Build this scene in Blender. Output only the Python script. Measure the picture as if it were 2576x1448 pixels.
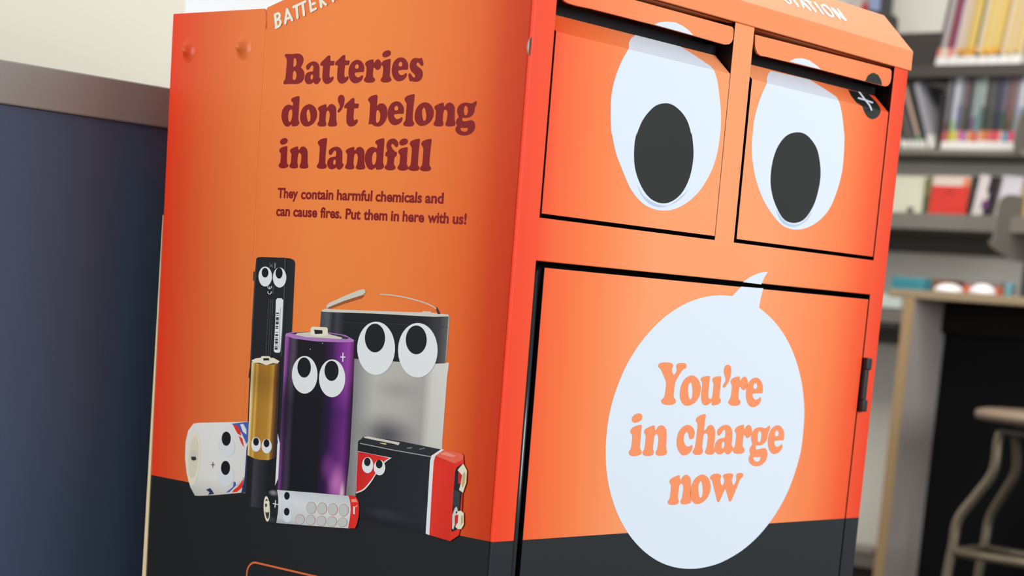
import bpy, bmesh, math, random
from mathutils import Vector, Matrix
from mathutils.geometry import tessellate_polygon

for _o in list(bpy.data.objects):
    bpy.data.objects.remove(_o)
scene = bpy.context.scene
COL = scene.collection

# ------------------------------------------------------------------ camera
# metres; x runs along the bin's front, y into its depth, z up; the bin's near
# front corner stands on the origin. Focal length in pixels of a 2576 px frame.
FPX, CX, CY = 4724.6, 1288.0, 1525.1
AZ, EL, RO = math.radians(40.926), math.radians(-9.419), math.radians(4.591)
CAM = Vector((-1.1966, -1.0651, 1.0))
_d = Vector((math.cos(AZ)*math.cos(EL), math.sin(AZ)*math.cos(EL), math.sin(EL)))
_r = Vector((math.sin(AZ), -math.cos(AZ), 0)); _u = _r.cross(_d)
RIGHT = math.cos(RO)*_r + math.sin(RO)*_u
UP = -math.sin(RO)*_r + math.cos(RO)*_u
cam_data = bpy.data.cameras.new('camera'); cam = bpy.data.objects.new('camera', cam_data); COL.objects.link(cam)
cam.matrix_world = Matrix(((RIGHT.x, UP.x, -_d.x, CAM.x), (RIGHT.y, UP.y, -_d.y, CAM.y),
                           (RIGHT.z, UP.z, -_d.z, CAM.z), (0, 0, 0, 1)))
cam_data.sensor_fit = 'HORIZONTAL'; cam_data.sensor_width = 36.0
cam_data.lens = FPX*36.0/2576
cam_data.shift_x = (1288.0-CX)/2576*-1; cam_data.shift_y = (CY-724.0)/2576
cam_data.clip_start = 0.05
cam_data.dof.use_dof = True; cam_data.dof.focus_distance = 1.72; cam_data.dof.aperture_fstop = 6.5
scene.camera = cam

# ------------------------------------------------------------------ light
scene.view_settings.view_transform = 'Standard'
scene.view_settings.look = 'None'
scene.view_settings.gamma = 1.0
scene.view_settings.use_curve_mapping = False
scene.view_settings.exposure = 0.0
world = bpy.data.worlds.new('daylight'); scene.world = world; world.use_nodes = True
_bg = world.node_tree.nodes['Background']
# overcast daylight, brighter on the side the far window looks out to
_wn = world.node_tree; _tc = _wn.nodes.new('ShaderNodeTexCoord'); _dp = _wn.nodes.new('ShaderNodeVectorMath'); _dp.operation = 'DOT_PRODUCT'
_dp.inputs[1].default_value = (0.45, 0.88, 0.15); _wn.links.new(_tc.outputs['Generated'], _dp.inputs[0])
_mr = _wn.nodes.new('ShaderNodeMapRange'); _mr.interpolation_type = 'SMOOTHSTEP'
for _i, _v in ((1, 0.1), (2, 0.75), (3, 0.46), (4, 1.0)): _mr.inputs[_i].default_value = _v
_wn.links.new(_dp.outputs['Value'], _mr.inputs[0]); _wn.links.new(_mr.outputs[0], _bg.inputs[1])
_bg.inputs[0].default_value = (0.95, 0.965, 1.0, 1)

def area(name, loc, target, size, energy, color=(1, 1, 1)):
    l = bpy.data.lights.new(name, 'AREA'); l.shape = 'RECTANGLE'; l.size, l.size_y = size
    l.energy = energy; l.color = color
    o = bpy.data.objects.new(name, l); COL.objects.link(o); o.location = loc
    o.rotation_euler = (Vector(target)-Vector(loc)).to_track_quat('-Z', 'Y').to_euler()
    return o
area('front_key_light', (1.0, -3.0, 1.8), (0.3, 0.0, 0.9), (1.6, 1.4), 91, (0.94, 0.97, 1.0))  # unseen key light, added to brighten the bin's front
area('side_fill_light', (-3.0, 0.2, 1.3), (0.0, 0.2, 0.95), (0.6, 1.6), 62, (1.0, 0.98, 0.95))  # added fill out of view, lifts the bin's left side
area('right_fill_light', (1.95, 0.8, 2.75), (2.1, 0.8, 0.0), (1.2, 1.2), 62, (1.0, 0.94, 0.84))  # added lamp out of view, for glare on the lid and brighter shelves

# ------------------------------------------------------------------ helpers
def ray(px, py):
    return (_d + RIGHT*((px-CX)/FPX) - UP*((py-CY)/FPX))
def at(px, py, axis, v):
    """the point of the plane axis = v that the photograph shows at a pixel"""
    d = ray(px, py); i = 'xyz'.index(axis)
    return CAM + d*((v-CAM[i])/d[i])

def lin(c):
    return tuple(((v/255)/12.92 if v/255 <= .04045 else ((v/255+.055)/1.055)**2.4) for v in c)
_mats = {}
def mat(name, rgb, rough=.5, spec=.5, metal=0.0, noise=0.0, nscale=40, bump=0.0):
    if name in _mats: return _mats[name]
    m = bpy.data.materials.new(name); m.use_nodes = True
    nt = m.node_tree; b = nt.nodes['Principled BSDF']
    c = lin(rgb)
    b.inputs['Base Color'].default_value = (*c, 1)
    b.inputs['Roughness'].default_value = rough
    b.inputs['Specular IOR Level'].default_value = spec
    b.inputs['Metallic'].default_value = metal
    if noise or bump:
        tc = nt.nodes.new('ShaderNodeTexCoord'); n = nt.nodes.new('ShaderNodeTexNoise')
        n.inputs['Scale'].default_value = nscale; n.inputs['Detail'].default_value = 5
        nt.links.new(tc.outputs['Object'], n.inputs['Vector'])
        if noise:
            r = nt.nodes.new('ShaderNodeValToRGB')
            r.color_ramp.elements[0].color = (*[v*(1-noise) for v in c], 1)
            r.color_ramp.elements[1].color = (*[min(1, v*(1+noise)) for v in c], 1)
            nt.links.new(n.outputs['Fac'], r.inputs['Fac']); nt.links.new(r.outputs['Color'], b.inputs['Base Color'])
        if bump:
            bp = nt.nodes.new('ShaderNodeBump'); bp.inputs['Strength'].default_value = bump
            bp.inputs['Distance'].default_value = .001
            nt.links.new(n.outputs['Fac'], bp.inputs['Height']); nt.links.new(bp.outputs['Normal'], b.inputs['Normal'])
    _mats[name] = m
    return m

def ramp_node(nt, stops):
    r = nt.nodes.new('ShaderNodeValToRGB'); e = r.color_ramp.elements
    while len(e) > 1: e.remove(e[-1])
    e[0].position = stops[0][0]; e[0].color = (*lin(stops[0][1]), 1)
    for p, c in stops[1:]:
        k = e.new(p); k.color = (*lin(c), 1)
    return r

def print_mat(name, ref, axis, span, stops, black, zb=.789, rough=.38, spec=.3):
    """printed vinyl: colour runs along one side of the bin, charcoal below the printed line"""
    m = bpy.data.materials.new(name); m.use_nodes = True
    nt = m.node_tree; b = nt.nodes['Principled BSDF']
    b.inputs['Roughness'].default_value = rough; b.inputs['Specular IOR Level'].default_value = spec
    tc = nt.nodes.new('ShaderNodeTexCoord'); tc.object = ref
    sp = nt.nodes.new('ShaderNodeSeparateXYZ'); nt.links.new(tc.outputs['Object'], sp.inputs[0])
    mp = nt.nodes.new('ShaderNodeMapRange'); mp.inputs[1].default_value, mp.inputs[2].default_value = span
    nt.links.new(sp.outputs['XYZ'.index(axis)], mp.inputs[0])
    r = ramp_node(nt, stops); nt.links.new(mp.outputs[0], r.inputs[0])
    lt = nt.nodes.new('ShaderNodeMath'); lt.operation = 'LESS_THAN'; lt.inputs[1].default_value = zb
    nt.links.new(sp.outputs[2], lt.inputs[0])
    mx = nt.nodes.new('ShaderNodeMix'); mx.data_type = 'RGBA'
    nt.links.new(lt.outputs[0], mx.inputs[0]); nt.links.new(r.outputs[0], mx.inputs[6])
    mx.inputs[7].default_value = (*lin(black), 1)
    nt.links.new(mx.outputs[2], b.inputs['Base Color'])
    n = nt.nodes.new('ShaderNodeTexNoise'); n.inputs['Scale'].default_value = 900; nt.links.new(tc.outputs['Object'], n.inputs['Vector'])
    bp = nt.nodes.new('ShaderNodeBump'); bp.inputs['Strength'].default_value = .06; bp.inputs['Distance'].default_value = .0005
    nt.links.new(n.outputs['Fac'], bp.inputs['Height']); nt.links.new(bp.outputs['Normal'], b.inputs['Normal'])
    return m

def uv_mat(name, stops, vstops=None, blobs=(), rough=.4, streak=0.0):
    """a printed picture's own colours across (u) and up (v) the shape it fills"""
    m = bpy.data.materials.new(name); m.use_nodes = True
    nt = m.node_tree; b = nt.nodes['Principled BSDF']; b.inputs['Roughness'].default_value = rough
    uv = nt.nodes.new('ShaderNodeUVMap'); sp = nt.nodes.new('ShaderNodeSeparateXYZ'); nt.links.new(uv.outputs[0], sp.inputs[0])
    src = sp.outputs[0]
    if streak:
        n = nt.nodes.new('ShaderNodeTexNoise'); n.inputs['Scale'].default_value = 2.2; n.inputs['Detail'].default_value = 3
        nt.links.new(uv.outputs[0], n.inputs['Vector'])
        a = nt.nodes.new('ShaderNodeMath'); a.operation = 'MULTIPLY_ADD'; a.inputs[1].default_value = streak
        nt.links.new(n.outputs['Fac'], a.inputs[0]); nt.links.new(src, a.inputs[2])
        s = nt.nodes.new('ShaderNodeMath'); s.operation = 'SUBTRACT'; s.inputs[1].default_value = streak/2
        nt.links.new(a.outputs[0], s.inputs[0]); src = s.outputs[0]
    r = ramp_node(nt, stops); nt.links.new(src, r.inputs[0]); out = r.outputs[0]
    if vstops:
        r2 = ramp_node(nt, vstops); nt.links.new(sp.outputs[1], r2.inputs[0])
        mx = nt.nodes.new('ShaderNodeMix'); mx.data_type = 'RGBA'; mx.blend_type = 'MULTIPLY'; mx.inputs[0].default_value = 1
        nt.links.new(out, mx.inputs[6]); nt.links.new(r2.outputs[0], mx.inputs[7]); out = mx.outputs[2]
    for (bu, bv, ru, rv, col, amt) in blobs:
        mp = nt.nodes.new('ShaderNodeMapping'); mp.inputs['Location'].default_value = (-bu/ru, -bv/rv, 0)
        mp.inputs['Scale'].default_value = (1/ru, 1/rv, 1); nt.links.new(uv.outputs[0], mp.inputs[0])
        ln = nt.nodes.new('ShaderNodeVectorMath'); ln.operation = 'LENGTH'; nt.links.new(mp.outputs[0], ln.inputs[0])
        mr = nt.nodes.new('ShaderNodeMapRange'); mr.interpolation_type = 'SMOOTHSTEP'
        mr.inputs[1].default_value = 0; mr.inputs[2].default_value = 1; mr.inputs[3].default_value = amt; mr.inputs[4].default_value = 0
        nt.links.new(ln.outputs['Value'], mr.inputs[0])
        mx = nt.nodes.new('ShaderNodeMix'); mx.data_type = 'RGBA'
        nt.links.new(mr.outputs[0], mx.inputs[0]); nt.links.new(out, mx.inputs[6]); mx.inputs[7].default_value = (*lin(col), 1)
        out = mx.outputs[2]
    nt.links.new(out, b.inputs['Base Color'])
    return m

def link(name, me, parent=None, label=None, cat=None, group=None, kind=None):
    o = bpy.data.objects.new(name, me); COL.objects.link(o)
    if parent: o.parent = parent
    if label: o['label'] = label
    if cat: o['category'] = cat
    if group: o['group'] = group
    if kind: o['kind'] = kind
    return o
def thing(name, label, cat, loc=(0, 0, 0), group=None, rotz=0):
    o = link(name, None, None, label, cat, group); o.location = loc; o.rotation_euler.z = rotz
    return o

def smooth(me, on=True):
    for p in me.polygons: p.use_smooth = on

def box_bm(bm, x0, x1, y0, y1, z0, z1, mi=0):
    vs = [bm.verts.new(p) for p in ((x0,y0,z0),(x1,y0,z0),(x1,y1,z0),(x0,y1,z0),(x0,y0,z1),(x1,y0,z1),(x1,y1,z1),(x0,y1,z1))]
    for q in ((0,3,2,1),(4,5,6,7),(0,1,5,4),(1,2,6,5),(2,3,7,6),(3,0,4,7)):
        f = bm.faces.new([vs[i] for i in q]); f.material_index = mi
    return vs
def finish(name, bm, mats, parent=None, bevel=0, seg=2, **kw):
    me = bpy.data.meshes.new(name)
    bmesh.ops.remove_doubles(bm, verts=bm.verts, dist=1e-7)
    bmesh.ops.recalc_face_normals(bm, faces=bm.faces)
    bm.to_mesh(me); bm.free()
    for m in (mats if isinstance(mats, (list, tuple)) else [mats]): me.materials.append(m)
    o = link(name, me, parent, **kw)
    if bevel:
        b = o.modifiers.new('bevel', 'BEVEL'); b.width = bevel; b.segments = seg; b.limit_method = 'ANGLE'; b.angle_limit = math.radians(40)
        smooth(me)
        w = o.modifiers.new('wn', 'WEIGHTED_NORMAL')
    return o
def box(name, x0, x1, y0, y1, z0, z1, m, parent=None, bevel=.0015, **kw):
    bm = bmesh.new(); box_bm(bm, x0, x1, y0, y1, z0, z1)
    return finish(name, bm, m, parent, bevel, **kw)
def slab(name, loops, axis, lo, hi, m, parent=None, bevel=0, seg=2, **kw):
    """a sheet: polygon (with holes) in the plane across `axis`, from lo to hi"""
    def P(a, b, v):
        return {'x': (v, a, b), 'y': (a, v, b), 'z': (a, b, v)}[axis]
    bm = bmesh.new(); flat = [p for l in loops for p in l]
    tris = tessellate_polygon([[Vector((p[0], p[1], 0)) for p in l] for l in loops])
    va = [bm.verts.new(P(*p, lo)) for p in flat]; vb = [bm.verts.new(P(*p, hi)) for p in flat]
    for t in tris:
        bm.faces.new([va[i] for i in t]); bm.faces.new([vb[i] for i in reversed(t)])
    k = 0
    for l in loops:
        n = len(l)
        for i in range(n):
            a, b = k+i, k+(i+1) % n
            bm.faces.new((va[a], va[b], vb[b], vb[a]))
        k += n
    bmesh.ops.dissolve_limit(bm, angle_limit=.01, verts=bm.verts, edges=bm.edges)
    return finish(name, bm, m, parent, bevel, seg, **kw)
def tube_bm(bm, pts, r, n=14, mi=0, cap=True):
    pts = [Vector(p) for p in pts]; rings = []
    rr = r if isinstance(r, (list, tuple)) else [r]*len(pts)
    t0 = (pts[1]-pts[0]).normalized(); ref = Vector((0, 0, 1)) if abs(t0.z) < .9 else Vector((1, 0, 0))
    s = t0.cross(ref).normalized()
    for i, p in enumerate(pts):
        t = (pts[min(i+1, len(pts)-1)]-pts[max(i-1, 0)]).normalized()
        s = (s - t*s.dot(t)).normalized(); q = t.cross(s)
        rings.append([bm.verts.new(p+(s*math.cos(a)+q*math.sin(a))*rr[i]) for a in (2*math.pi*k/n for k in range(n))])
    for A, B in zip(rings, rings[1:]):
        for k in range(n):
            f = bm.faces.new((A[k], A[(k+1) % n], B[(k+1) % n], B[k])); f.smooth = True; f.material_index = mi
    if cap:
        bm.faces.new(list(reversed(rings[0]))).material_index = mi; bm.faces.new(rings[-1]).material_index = mi
def lathe_bm(bm, prof, c, n=40, mi=0):
    rings = [[bm.verts.new((c[0]+r*math.cos(2*math.pi*k/n), c[1]+r*math.sin(2*math.pi*k/n), c[2]+z)) for k in range(n)] for r, z in prof]
    for A, B in zip(rings, rings[1:]):
        for k in range(n):
            f = bm.faces.new((A[k], A[(k+1) % n], B[(k+1) % n], B[k])); f.smooth = True; f.material_index = mi
    bm.faces.new(rings[0]).material_index = mi; bm.faces.new(rings[-1]).material_index = mi
def catmull(pts, closed=True, n=4):
    out = []; N = len(pts)
    for i in range(N if closed else N-1):
        g = (lambda k: pts[k % N]) if closed else (lambda k: pts[max(0, min(N-1, k))])
        a, b, c, d = g(i-1), g(i), g(i+1), g(i+2)
        if abs(b[0]-c[0])+abs(b[1]-c[1]) < 1e-9: continue
        for k in range(n):
            t = k/n
            out.append(tuple(.5*((2*b[j])+(-a[j]+c[j])*t+(2*a[j]-5*b[j]+4*c[j]-d[j])*t*t+(-a[j]+3*b[j]-3*c[j]+d[j])*t**3) for j in range(len(b))))
    if not closed: out.append(pts[-1])
    return out

# planes that carry print: 2-D coordinates in metres on the sheet itself
class Plane:
    def __init__(s, o, eu, ev, n):
        s.o, s.eu, s.ev, s.n = Vector(o), Vector(eu).normalized(), Vector(ev).normalized(), Vector(n).normalized()
    def uv(s, px, py):
        d = ray(px, py); t = (s.o-CAM).dot(s.n)/d.dot(s.n); q = CAM+d*t-s.o
        return (q.dot(s.eu), q.dot(s.ev))
    def xyz(s, u, v, off=0):
        return s.o+s.eu*u+s.ev*v+s.n*off
LAYER = .00012
class Print:
    """flat ink shapes on one sheet, gathered into one mesh"""
    def __init__(s, plane): s.pl, s.bm, s.mats = plane, bmesh.new(), []; s.uvl = s.bm.loops.layers.uv.new('UVMap')
    def mi(s, m):
        if m not in s.mats: s.mats.append(m)
        return s.mats.index(m)
    def poly(s, loops, m, layer=1):
        """loops in sheet coordinates, the first is the outline, the rest are holes"""
        us = [p[0] for p in loops[0]]; vs = [p[1] for p in loops[0]]
        u0, du, v0, dv = min(us), max(max(us)-min(us), 1e-9), min(vs), max(max(vs)-min(vs), 1e-9)
        flat = [p for l in loops for p in l]
        tris = tessellate_polygon([[Vector((p[0]*1000, p[1]*1000, 0)) for p in l] for l in loops])
        V = [s.bm.verts.new(s.pl.xyz(p[0], p[1], LAYER*layer)) for p in flat]; k = s.mi(m)
        for t in tris:
            a, b, c = (V[i].co for i in t)
            if (b-a).cross(c-a).length < 1e-14: continue
            t = t if (b-a).cross(c-a).dot(s.pl.n) > 0 else tuple(reversed(t))
            try: f = s.bm.faces.new([V[i] for i in t])
            except ValueError: continue
            f.material_index = k
            for lp, i in zip(f.loops, t): lp[s.uvl].uv = ((flat[i][0]-u0)/du, (flat[i][1]-v0)/dv)
    def px(s, loops, m, layer=1, curve=False, crop=(0, 0, 1)):
        ox, oy, k = crop
        L = [[s.pl.uv(ox+p[0]/k, oy+p[1]/k) for p in l] for l in loops]
        s.poly([catmull(l) if curve else l for l in L], m, layer)
    def ell(s, c, rx, ry, m, layer=1, crop=(0, 0, 1), hole=0, n=48, rot=0.0):
        def ring(k):
            return [(c[0]+k*(rx*math.cos(a)*math.cos(rot)-ry*math.sin(a)*math.sin(rot)), c[1]+k*(rx*math.cos(a)*math.sin(rot)+ry*math.sin(a)*math.cos(rot))) for a in (2*math.pi*i/n for i in range(n))]
        s.px([ring(1)]+([ring(hole)] if hole else []), m, layer, False, crop)
    def stroke(s, pts, w, m, layer=1, crop=(0, 0, 1), curve=False):
        """a pen line of pixel width w"""
        ox, oy, k = crop; P = [(ox+p[0]/k, oy+p[1]/k) for p in pts]
        if curve: P = catmull(P, False, 5)
        s.n = getattr(s, 'n', 0)
        for a, b in zip(P, P[1:]):
            s.n += 1; ly = layer+(s.n % 60)*.05
            dx, dy = b[0]-a[0], b[1]-a[1]; L = math.hypot(dx, dy) or 1; nx, ny = -dy/L*w/2, dx/L*w/2
            s.px([[(a[0]+nx, a[1]+ny), (b[0]+nx, b[1]+ny), (b[0]-nx, b[1]-ny), (a[0]-nx, a[1]-ny)]], m, ly)
        for a in P:
            s.n += 1; s.ell(a, w/2, w/2, m, layer+(s.n % 60)*.05, n=12)
    def done(s, name, parent, label=None):
        me = bpy.data.meshes.new(name); s.bm.to_mesh(me); s.bm.free()
        for m in s.mats: me.materials.append(m)
        return link(name, me, parent, label)

# ------------------------------------------------------------------ sizes of the bin
W, D = .600, .4735
Z_SILL = 1.0655; Z_RAIL = 1.0292; Z_HEAD = 1.2647; Z_RIDGE = 1.2845
XL0, XL1, XR0, XR1 = .0277, .2822, .3138, .5722
DOOR = (.0390, .5702, .055, 1.0243)
PEAK = (.0385, 1.3233)
SIDE = Plane((0, D, 0), (0, -1, 0), (0, 0, 1), (-1, 0, 0))
FRONT = Plane((0, 0, 0), (1, 0, 0), (0, 0, 1), (0, -1, 0))
LIPA = Plane((0, 0, 1.218), (1, 0, 0), (0, .0187, .017), (0, -.017, .0187))
FLAP_Y = .0005
FLAP = Plane((0, FLAP_Y, 0), (1, 0, 0), (0, 0, 1), (0, -1, 0))
CHAM = Plane((0, -.002, Z_RIDGE), (1, 0, 0), (0, PEAK[0]+.002, PEAK[1]-Z_RIDGE), (0, -(PEAK[1]-Z_RIDGE), PEAK[0]+.002))
SKIRT = Plane((-.0005, D, 0), (0, -1, 0), (0, 0, 1), (-1, 0, 0))

# ------------------------------------------------------------------ the room
m_floor = mat('carpet', (74, 72, 72), .95, .1, noise=.25, nscale=300, bump=.6)
m_cream = mat('cream_paint', (229, 226, 212), .8, .2, bump=.1, nscale=200)
m_wall = mat('shelf_wall_paint', (232, 230, 222), .85, .2, bump=.1, nscale=150)
box('floor', -4, 4.2, -4, 3.4, -.05, 0, m_floor, bevel=0, kind='structure')
box('wall_left', -3.2, .4286, 1.0, 1.12, 0, 2.7, m_cream, bevel=0, kind='structure')
box('wall_right', 3.66, 3.76, -3.4, 3.2, 0, 2.7, m_wall, bevel=0, kind='structure')
# far wall with a bright window
slab('wall_back', [[(-3.2, 0), (3.66, 0), (3.66, 2.7), (-3.2, 2.7)], [(.7, .8), (2.9, .8), (2.9, 2.4), (.7, 2.4)]], 'y', 3.0, 3.12, m_cream, kind='structure')
m_frame = mat('white_window_frame', (235, 236, 238), .4)
bm = bmesh.new()
for a in ((.7, .75, .8, 2.4), (2.85, 2.9, .8, 2.4), (.75, 2.85, .8, .85), (.75, 2.85, 2.35, 2.4)):
    box_bm(bm, a[0], a[1], 3.02, 3.08, a[2], a[3])
win = finish('window_1', bm, m_frame, kind='structure')
mg = bpy.data.materials.new('window_glass'); mg.use_nodes = True
_nt = mg.node_tree; _nt.nodes.remove(_nt.nodes['Principled BSDF'])
_t = _nt.nodes.new('ShaderNodeBsdfTransparent'); _g = _nt.nodes.new('ShaderNodeBsdfGlossy'); _g.inputs['Roughness'].default_value = .02
_mx = _nt.nodes.new('ShaderNodeMixShader'); _mx.inputs[0].default_value = .05
_nt.links.new(_t.outputs[0], _mx.inputs[1]); _nt.links.new(_g.outputs[0], _mx.inputs[2])
_nt.links.new(_mx.outputs[0], _nt.nodes['Material Output'].inputs[0])
box('glass', .75, 2.85, 3.045, 3.05, .85, 2.35, mg, win, bevel=0)

# ------------------------------------------------------------------ service counter behind the bin
YC = .52
m_navy = mat('navy_laminate', (76, 92, 116), .5, .2, noise=.04, nscale=300)
m_trim = mat('taupe_laminate', (152, 150, 144), .55, .4, noise=.06, nscale=500)
ctr = thing('service_counter', 'dark navy service counter with a taupe top edge behind the orange bin', 'counter', (-.6, .75, 0))
_inv = Matrix.Translation((.6, -.75, 0))
def under(o, root):
    o.parent = root; o.matrix_parent_inverse = Matrix.Translation(-root.location); return o
under(box('front_panel', -2.6, .62, YC+.004, .97, .08, 1.139, m_navy), ctr)
under(box('countertop', -2.62, .64, YC, .985, 1.1385, 1.179, m_trim, bevel=.002), ctr)
under(box('plinth', -2.6, .6, YC+.06, .95, .0, .08, mat('black_plinth', (25, 25, 27), .6)), ctr)

# ------------------------------------------------------------------ the battery bin
BIN = thing('battery_recycling_bin', 'orange and black battery recycling bin with googly eye drop doors', 'recycling bin')
RED, ORG = (222, 52, 22), (226, 112, 46)
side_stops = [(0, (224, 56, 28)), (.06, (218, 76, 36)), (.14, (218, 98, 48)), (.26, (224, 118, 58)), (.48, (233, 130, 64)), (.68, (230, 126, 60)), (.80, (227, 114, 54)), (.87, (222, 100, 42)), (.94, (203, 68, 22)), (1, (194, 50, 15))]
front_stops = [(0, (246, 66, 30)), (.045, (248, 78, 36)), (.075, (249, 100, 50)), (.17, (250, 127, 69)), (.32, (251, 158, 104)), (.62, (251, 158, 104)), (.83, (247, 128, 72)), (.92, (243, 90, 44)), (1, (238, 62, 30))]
flap_stops = [(0, (240, 112, 58)), (1, (240, 108, 56))]
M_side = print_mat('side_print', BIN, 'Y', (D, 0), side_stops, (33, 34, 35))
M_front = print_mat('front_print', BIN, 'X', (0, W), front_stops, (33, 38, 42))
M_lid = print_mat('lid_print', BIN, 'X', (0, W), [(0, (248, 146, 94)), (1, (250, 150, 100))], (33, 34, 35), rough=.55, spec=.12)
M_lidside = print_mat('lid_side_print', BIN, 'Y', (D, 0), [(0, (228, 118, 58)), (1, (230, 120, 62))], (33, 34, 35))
M_black = mat('black_interior', (10, 10, 12), .6, .3)
M_dark = mat('dark_steel', (13, 14, 18), .6, .15)
M_white = mat('white_ink', (223, 232, 242), .38, .3)
M_pupil = mat('charcoal_ink', (30, 35, 33), .38, .3)
M_maroon = mat('maroon_ink', (128, 24, 27), .45, .25)
M_bubbletext = mat('orange_ink', (249, 148, 98), .38, .3)
M_cream_edge = mat('raw_board_edge', (222, 205, 165), .8, .2)

# side sheet
zk = lambda y: 1.224+.245*(.3325-y)
side_poly = [(.004, .02), (D, .02), (D, 1.2443), (.338, 1.2443), (.334, 1.238), (.334, 1.226), (.16, 1.266), (.004, 1.266)]
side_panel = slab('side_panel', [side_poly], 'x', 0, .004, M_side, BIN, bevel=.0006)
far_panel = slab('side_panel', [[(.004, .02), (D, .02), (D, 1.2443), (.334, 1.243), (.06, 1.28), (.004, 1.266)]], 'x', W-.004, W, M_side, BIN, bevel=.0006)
box('back_panel', .004, W-.004, D-.004, D, .02, 1.236, M_side, BIN, bevel=.0005)
box('base', .003, W-.003, .006, D-.003, 0, .02, mat('base_black', (20, 20, 22), .6), BIN, bevel=.001)
# the raw edge of the backing board, opening towards the floor
bm = bmesh.new()
vs = [bm.verts.new(p) for p in ((-.0008, D, .02), (W, D, .02), (W, D+.016, .02), (-.0008, D+.016, .02), (-.0008, D, 1.05), (W, D, 1.05), (W, D+.0004, 1.05), (-.0008, D+.0004, 1.05))]
for q in ((0, 3, 2, 1), (4, 5, 6, 7), (0, 1, 5, 4), (1, 2, 6, 5), (2, 3, 7, 6), (3, 0, 4, 7)): bm.faces.new([vs[i] for i in q])
finish('backing_board', bm, M_cream_edge, BIN, label='cream raw edge of the backing board')

# front frame with three openings
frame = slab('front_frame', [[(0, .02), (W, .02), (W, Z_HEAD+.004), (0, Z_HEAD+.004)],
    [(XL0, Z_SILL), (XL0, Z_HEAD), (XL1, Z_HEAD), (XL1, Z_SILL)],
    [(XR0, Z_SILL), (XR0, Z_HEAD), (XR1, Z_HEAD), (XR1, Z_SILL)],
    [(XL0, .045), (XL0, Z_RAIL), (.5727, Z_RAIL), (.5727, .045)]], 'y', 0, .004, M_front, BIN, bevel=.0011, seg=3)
def dark_edges(o, inside):
    o.data.materials.append(M_black); k = len(o.data.materials)-1
    for p in o.data.polygons:
        if abs(p.normal.y) < .5 and inside(p.center): p.material_index = k
dark_edges(frame, lambda c: .002 < c.x < W-.002 and .03 < c.z < Z_HEAD+.001)
box('dark_backdrop', .012, W-.012, .045, D-.01, .03, 1.235, M_black, BIN, bevel=0)  # solid black block, its colour stands for the shade inside the bin
bm = bmesh.new()
box_bm(bm, .004, XL0+.001, .0045, .05, .03, 1.262); box_bm(bm, .5735, W-.004, .0045, .05, .03, 1.262)
box_bm(bm, XL1+.001, XR0-.001, .0045, .05, Z_RAIL, 1.262); box_bm(bm, .02, .58, .0045, .05, Z_RAIL+.001, Z_SILL-.001)
finish('inner_posts', bm, M_black, BIN)
# hinge rod beside the lower door
bm = bmesh.new(); tube_bm(bm, [(.0337, .0062, z) for z in (.05, .4, .8, 1.0215)], .0042, 16)
finish('hinge_rod', bm, mat('black_gloss_rod', (24, 24, 30), .22, .6), BIN, label='black glossy hinge rod')

# lid
lid_prof = [(-.002, Z_HEAD), (-.002, Z_RIDGE), PEAK, (.3342, 1.2447), (.3328, 1.224), (.155, 1.2675), (.012, 1.2675), (.012, Z_HEAD)]
lid = slab('lid', [lid_prof], 'x', -.0005, .603, [M_lid], BIN, bevel=.0012, seg=3)
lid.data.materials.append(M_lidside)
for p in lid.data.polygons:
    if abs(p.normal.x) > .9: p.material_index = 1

# ------------------------------------------------------------------ lettering: round-serif letters drawn as outlines
GL = {}   # letter -> (crop, sheet, outline, holes) in the crop's own units
def glyph(ch, crop, sheet, outer, *holes): GL[ch] = (crop, sheet, outer, holes)
A_, B_, C_, E_, D_, F_, G_, H_ = (705, 125, 14.481), (865, 120, 14.481), (970, 120, 14.481), (840, 230, 14.481), (700, 230, 14.481), (1000, 230, 14.481), (1080, 245, 14.481), (940, 340, 14.481)
P1, P2, P3, P4, P5, P6 = (1640, 900, 11.1375), (1780, 900, 11.1375), (1570, 1030, 11.1375), (1690, 1030, 11.1375), (1840, 1050, 11.1375), (1660, 1170, 11.709)
glyph('B', A_, SIDE, [(190,165),(300,155),(450,155),(600,140),(720,155),(800,210),(845,300),(850,380),(830,480),(790,570),(755,625),(755,625),(780,670),(840,740),(880,860),(878,960),(850,1080),(790,1170),(700,1225),(570,1250),(400,1245),(250,1250),(170,1265),(125,1230),(120,1180),(150,1120),(185,1050),(200,950),(220,700),(240,480),(238,380),(225,310),(190,270),(170,220)],
  [(535,300),(575,345),(597,440),(585,540),(550,600),(510,620),(480,590),(482,500),(490,380),(505,320)], [(525,770),(565,800),(592,880),(590,980),(560,1070),(510,1105),(465,1080),(450,1020),(460,900),(470,820),(490,785)])
glyph('a', A_, SIDE, [(945,640),(960,570),(1040,490),(1140,440),(1240,425),(1330,455),(1400,530),(1430,620),(1432,750),(1430,880),(1428,980),(1440,1020),(1475,1050),(1465,1120),(1420,1190),(1360,1245),(1300,1255),(1250,1230),(1210,1180),(1210,1180),(1150,1225),(1060,1255),(980,1240),(920,1180),(890,1090),(895,990),(930,900),(1000,830),(1090,800),(1180,785),(1205,740),(1210,650),(1195,580),(1160,570),(1110,620),(1060,700),(1010,735),(965,720)],
  [(1170,900),(1195,930),(1195,1000),(1175,1065),(1140,1085),(1110,1060),(1105,1000),(1120,930)])
glyph('t', E_, SIDE, [(690,240),(745,245),(752,300),(750,400),(770,440),(770,440),(880,440),(912,465),(905,530),(885,600),(850,612),(745,612),(745,612),(735,680),(720,850),(715,950),(730,1030),(770,1050),(820,1015),(860,1020),(875,1070),(850,1140),(780,1220),(700,1265),(620,1280),(550,1260),(490,1195),(460,1110),(452,980),(465,800),(478,640),(470,612),(470,612),(400,610),(380,580),(385,520),(430,460),(540,360),(640,265)])
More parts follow.
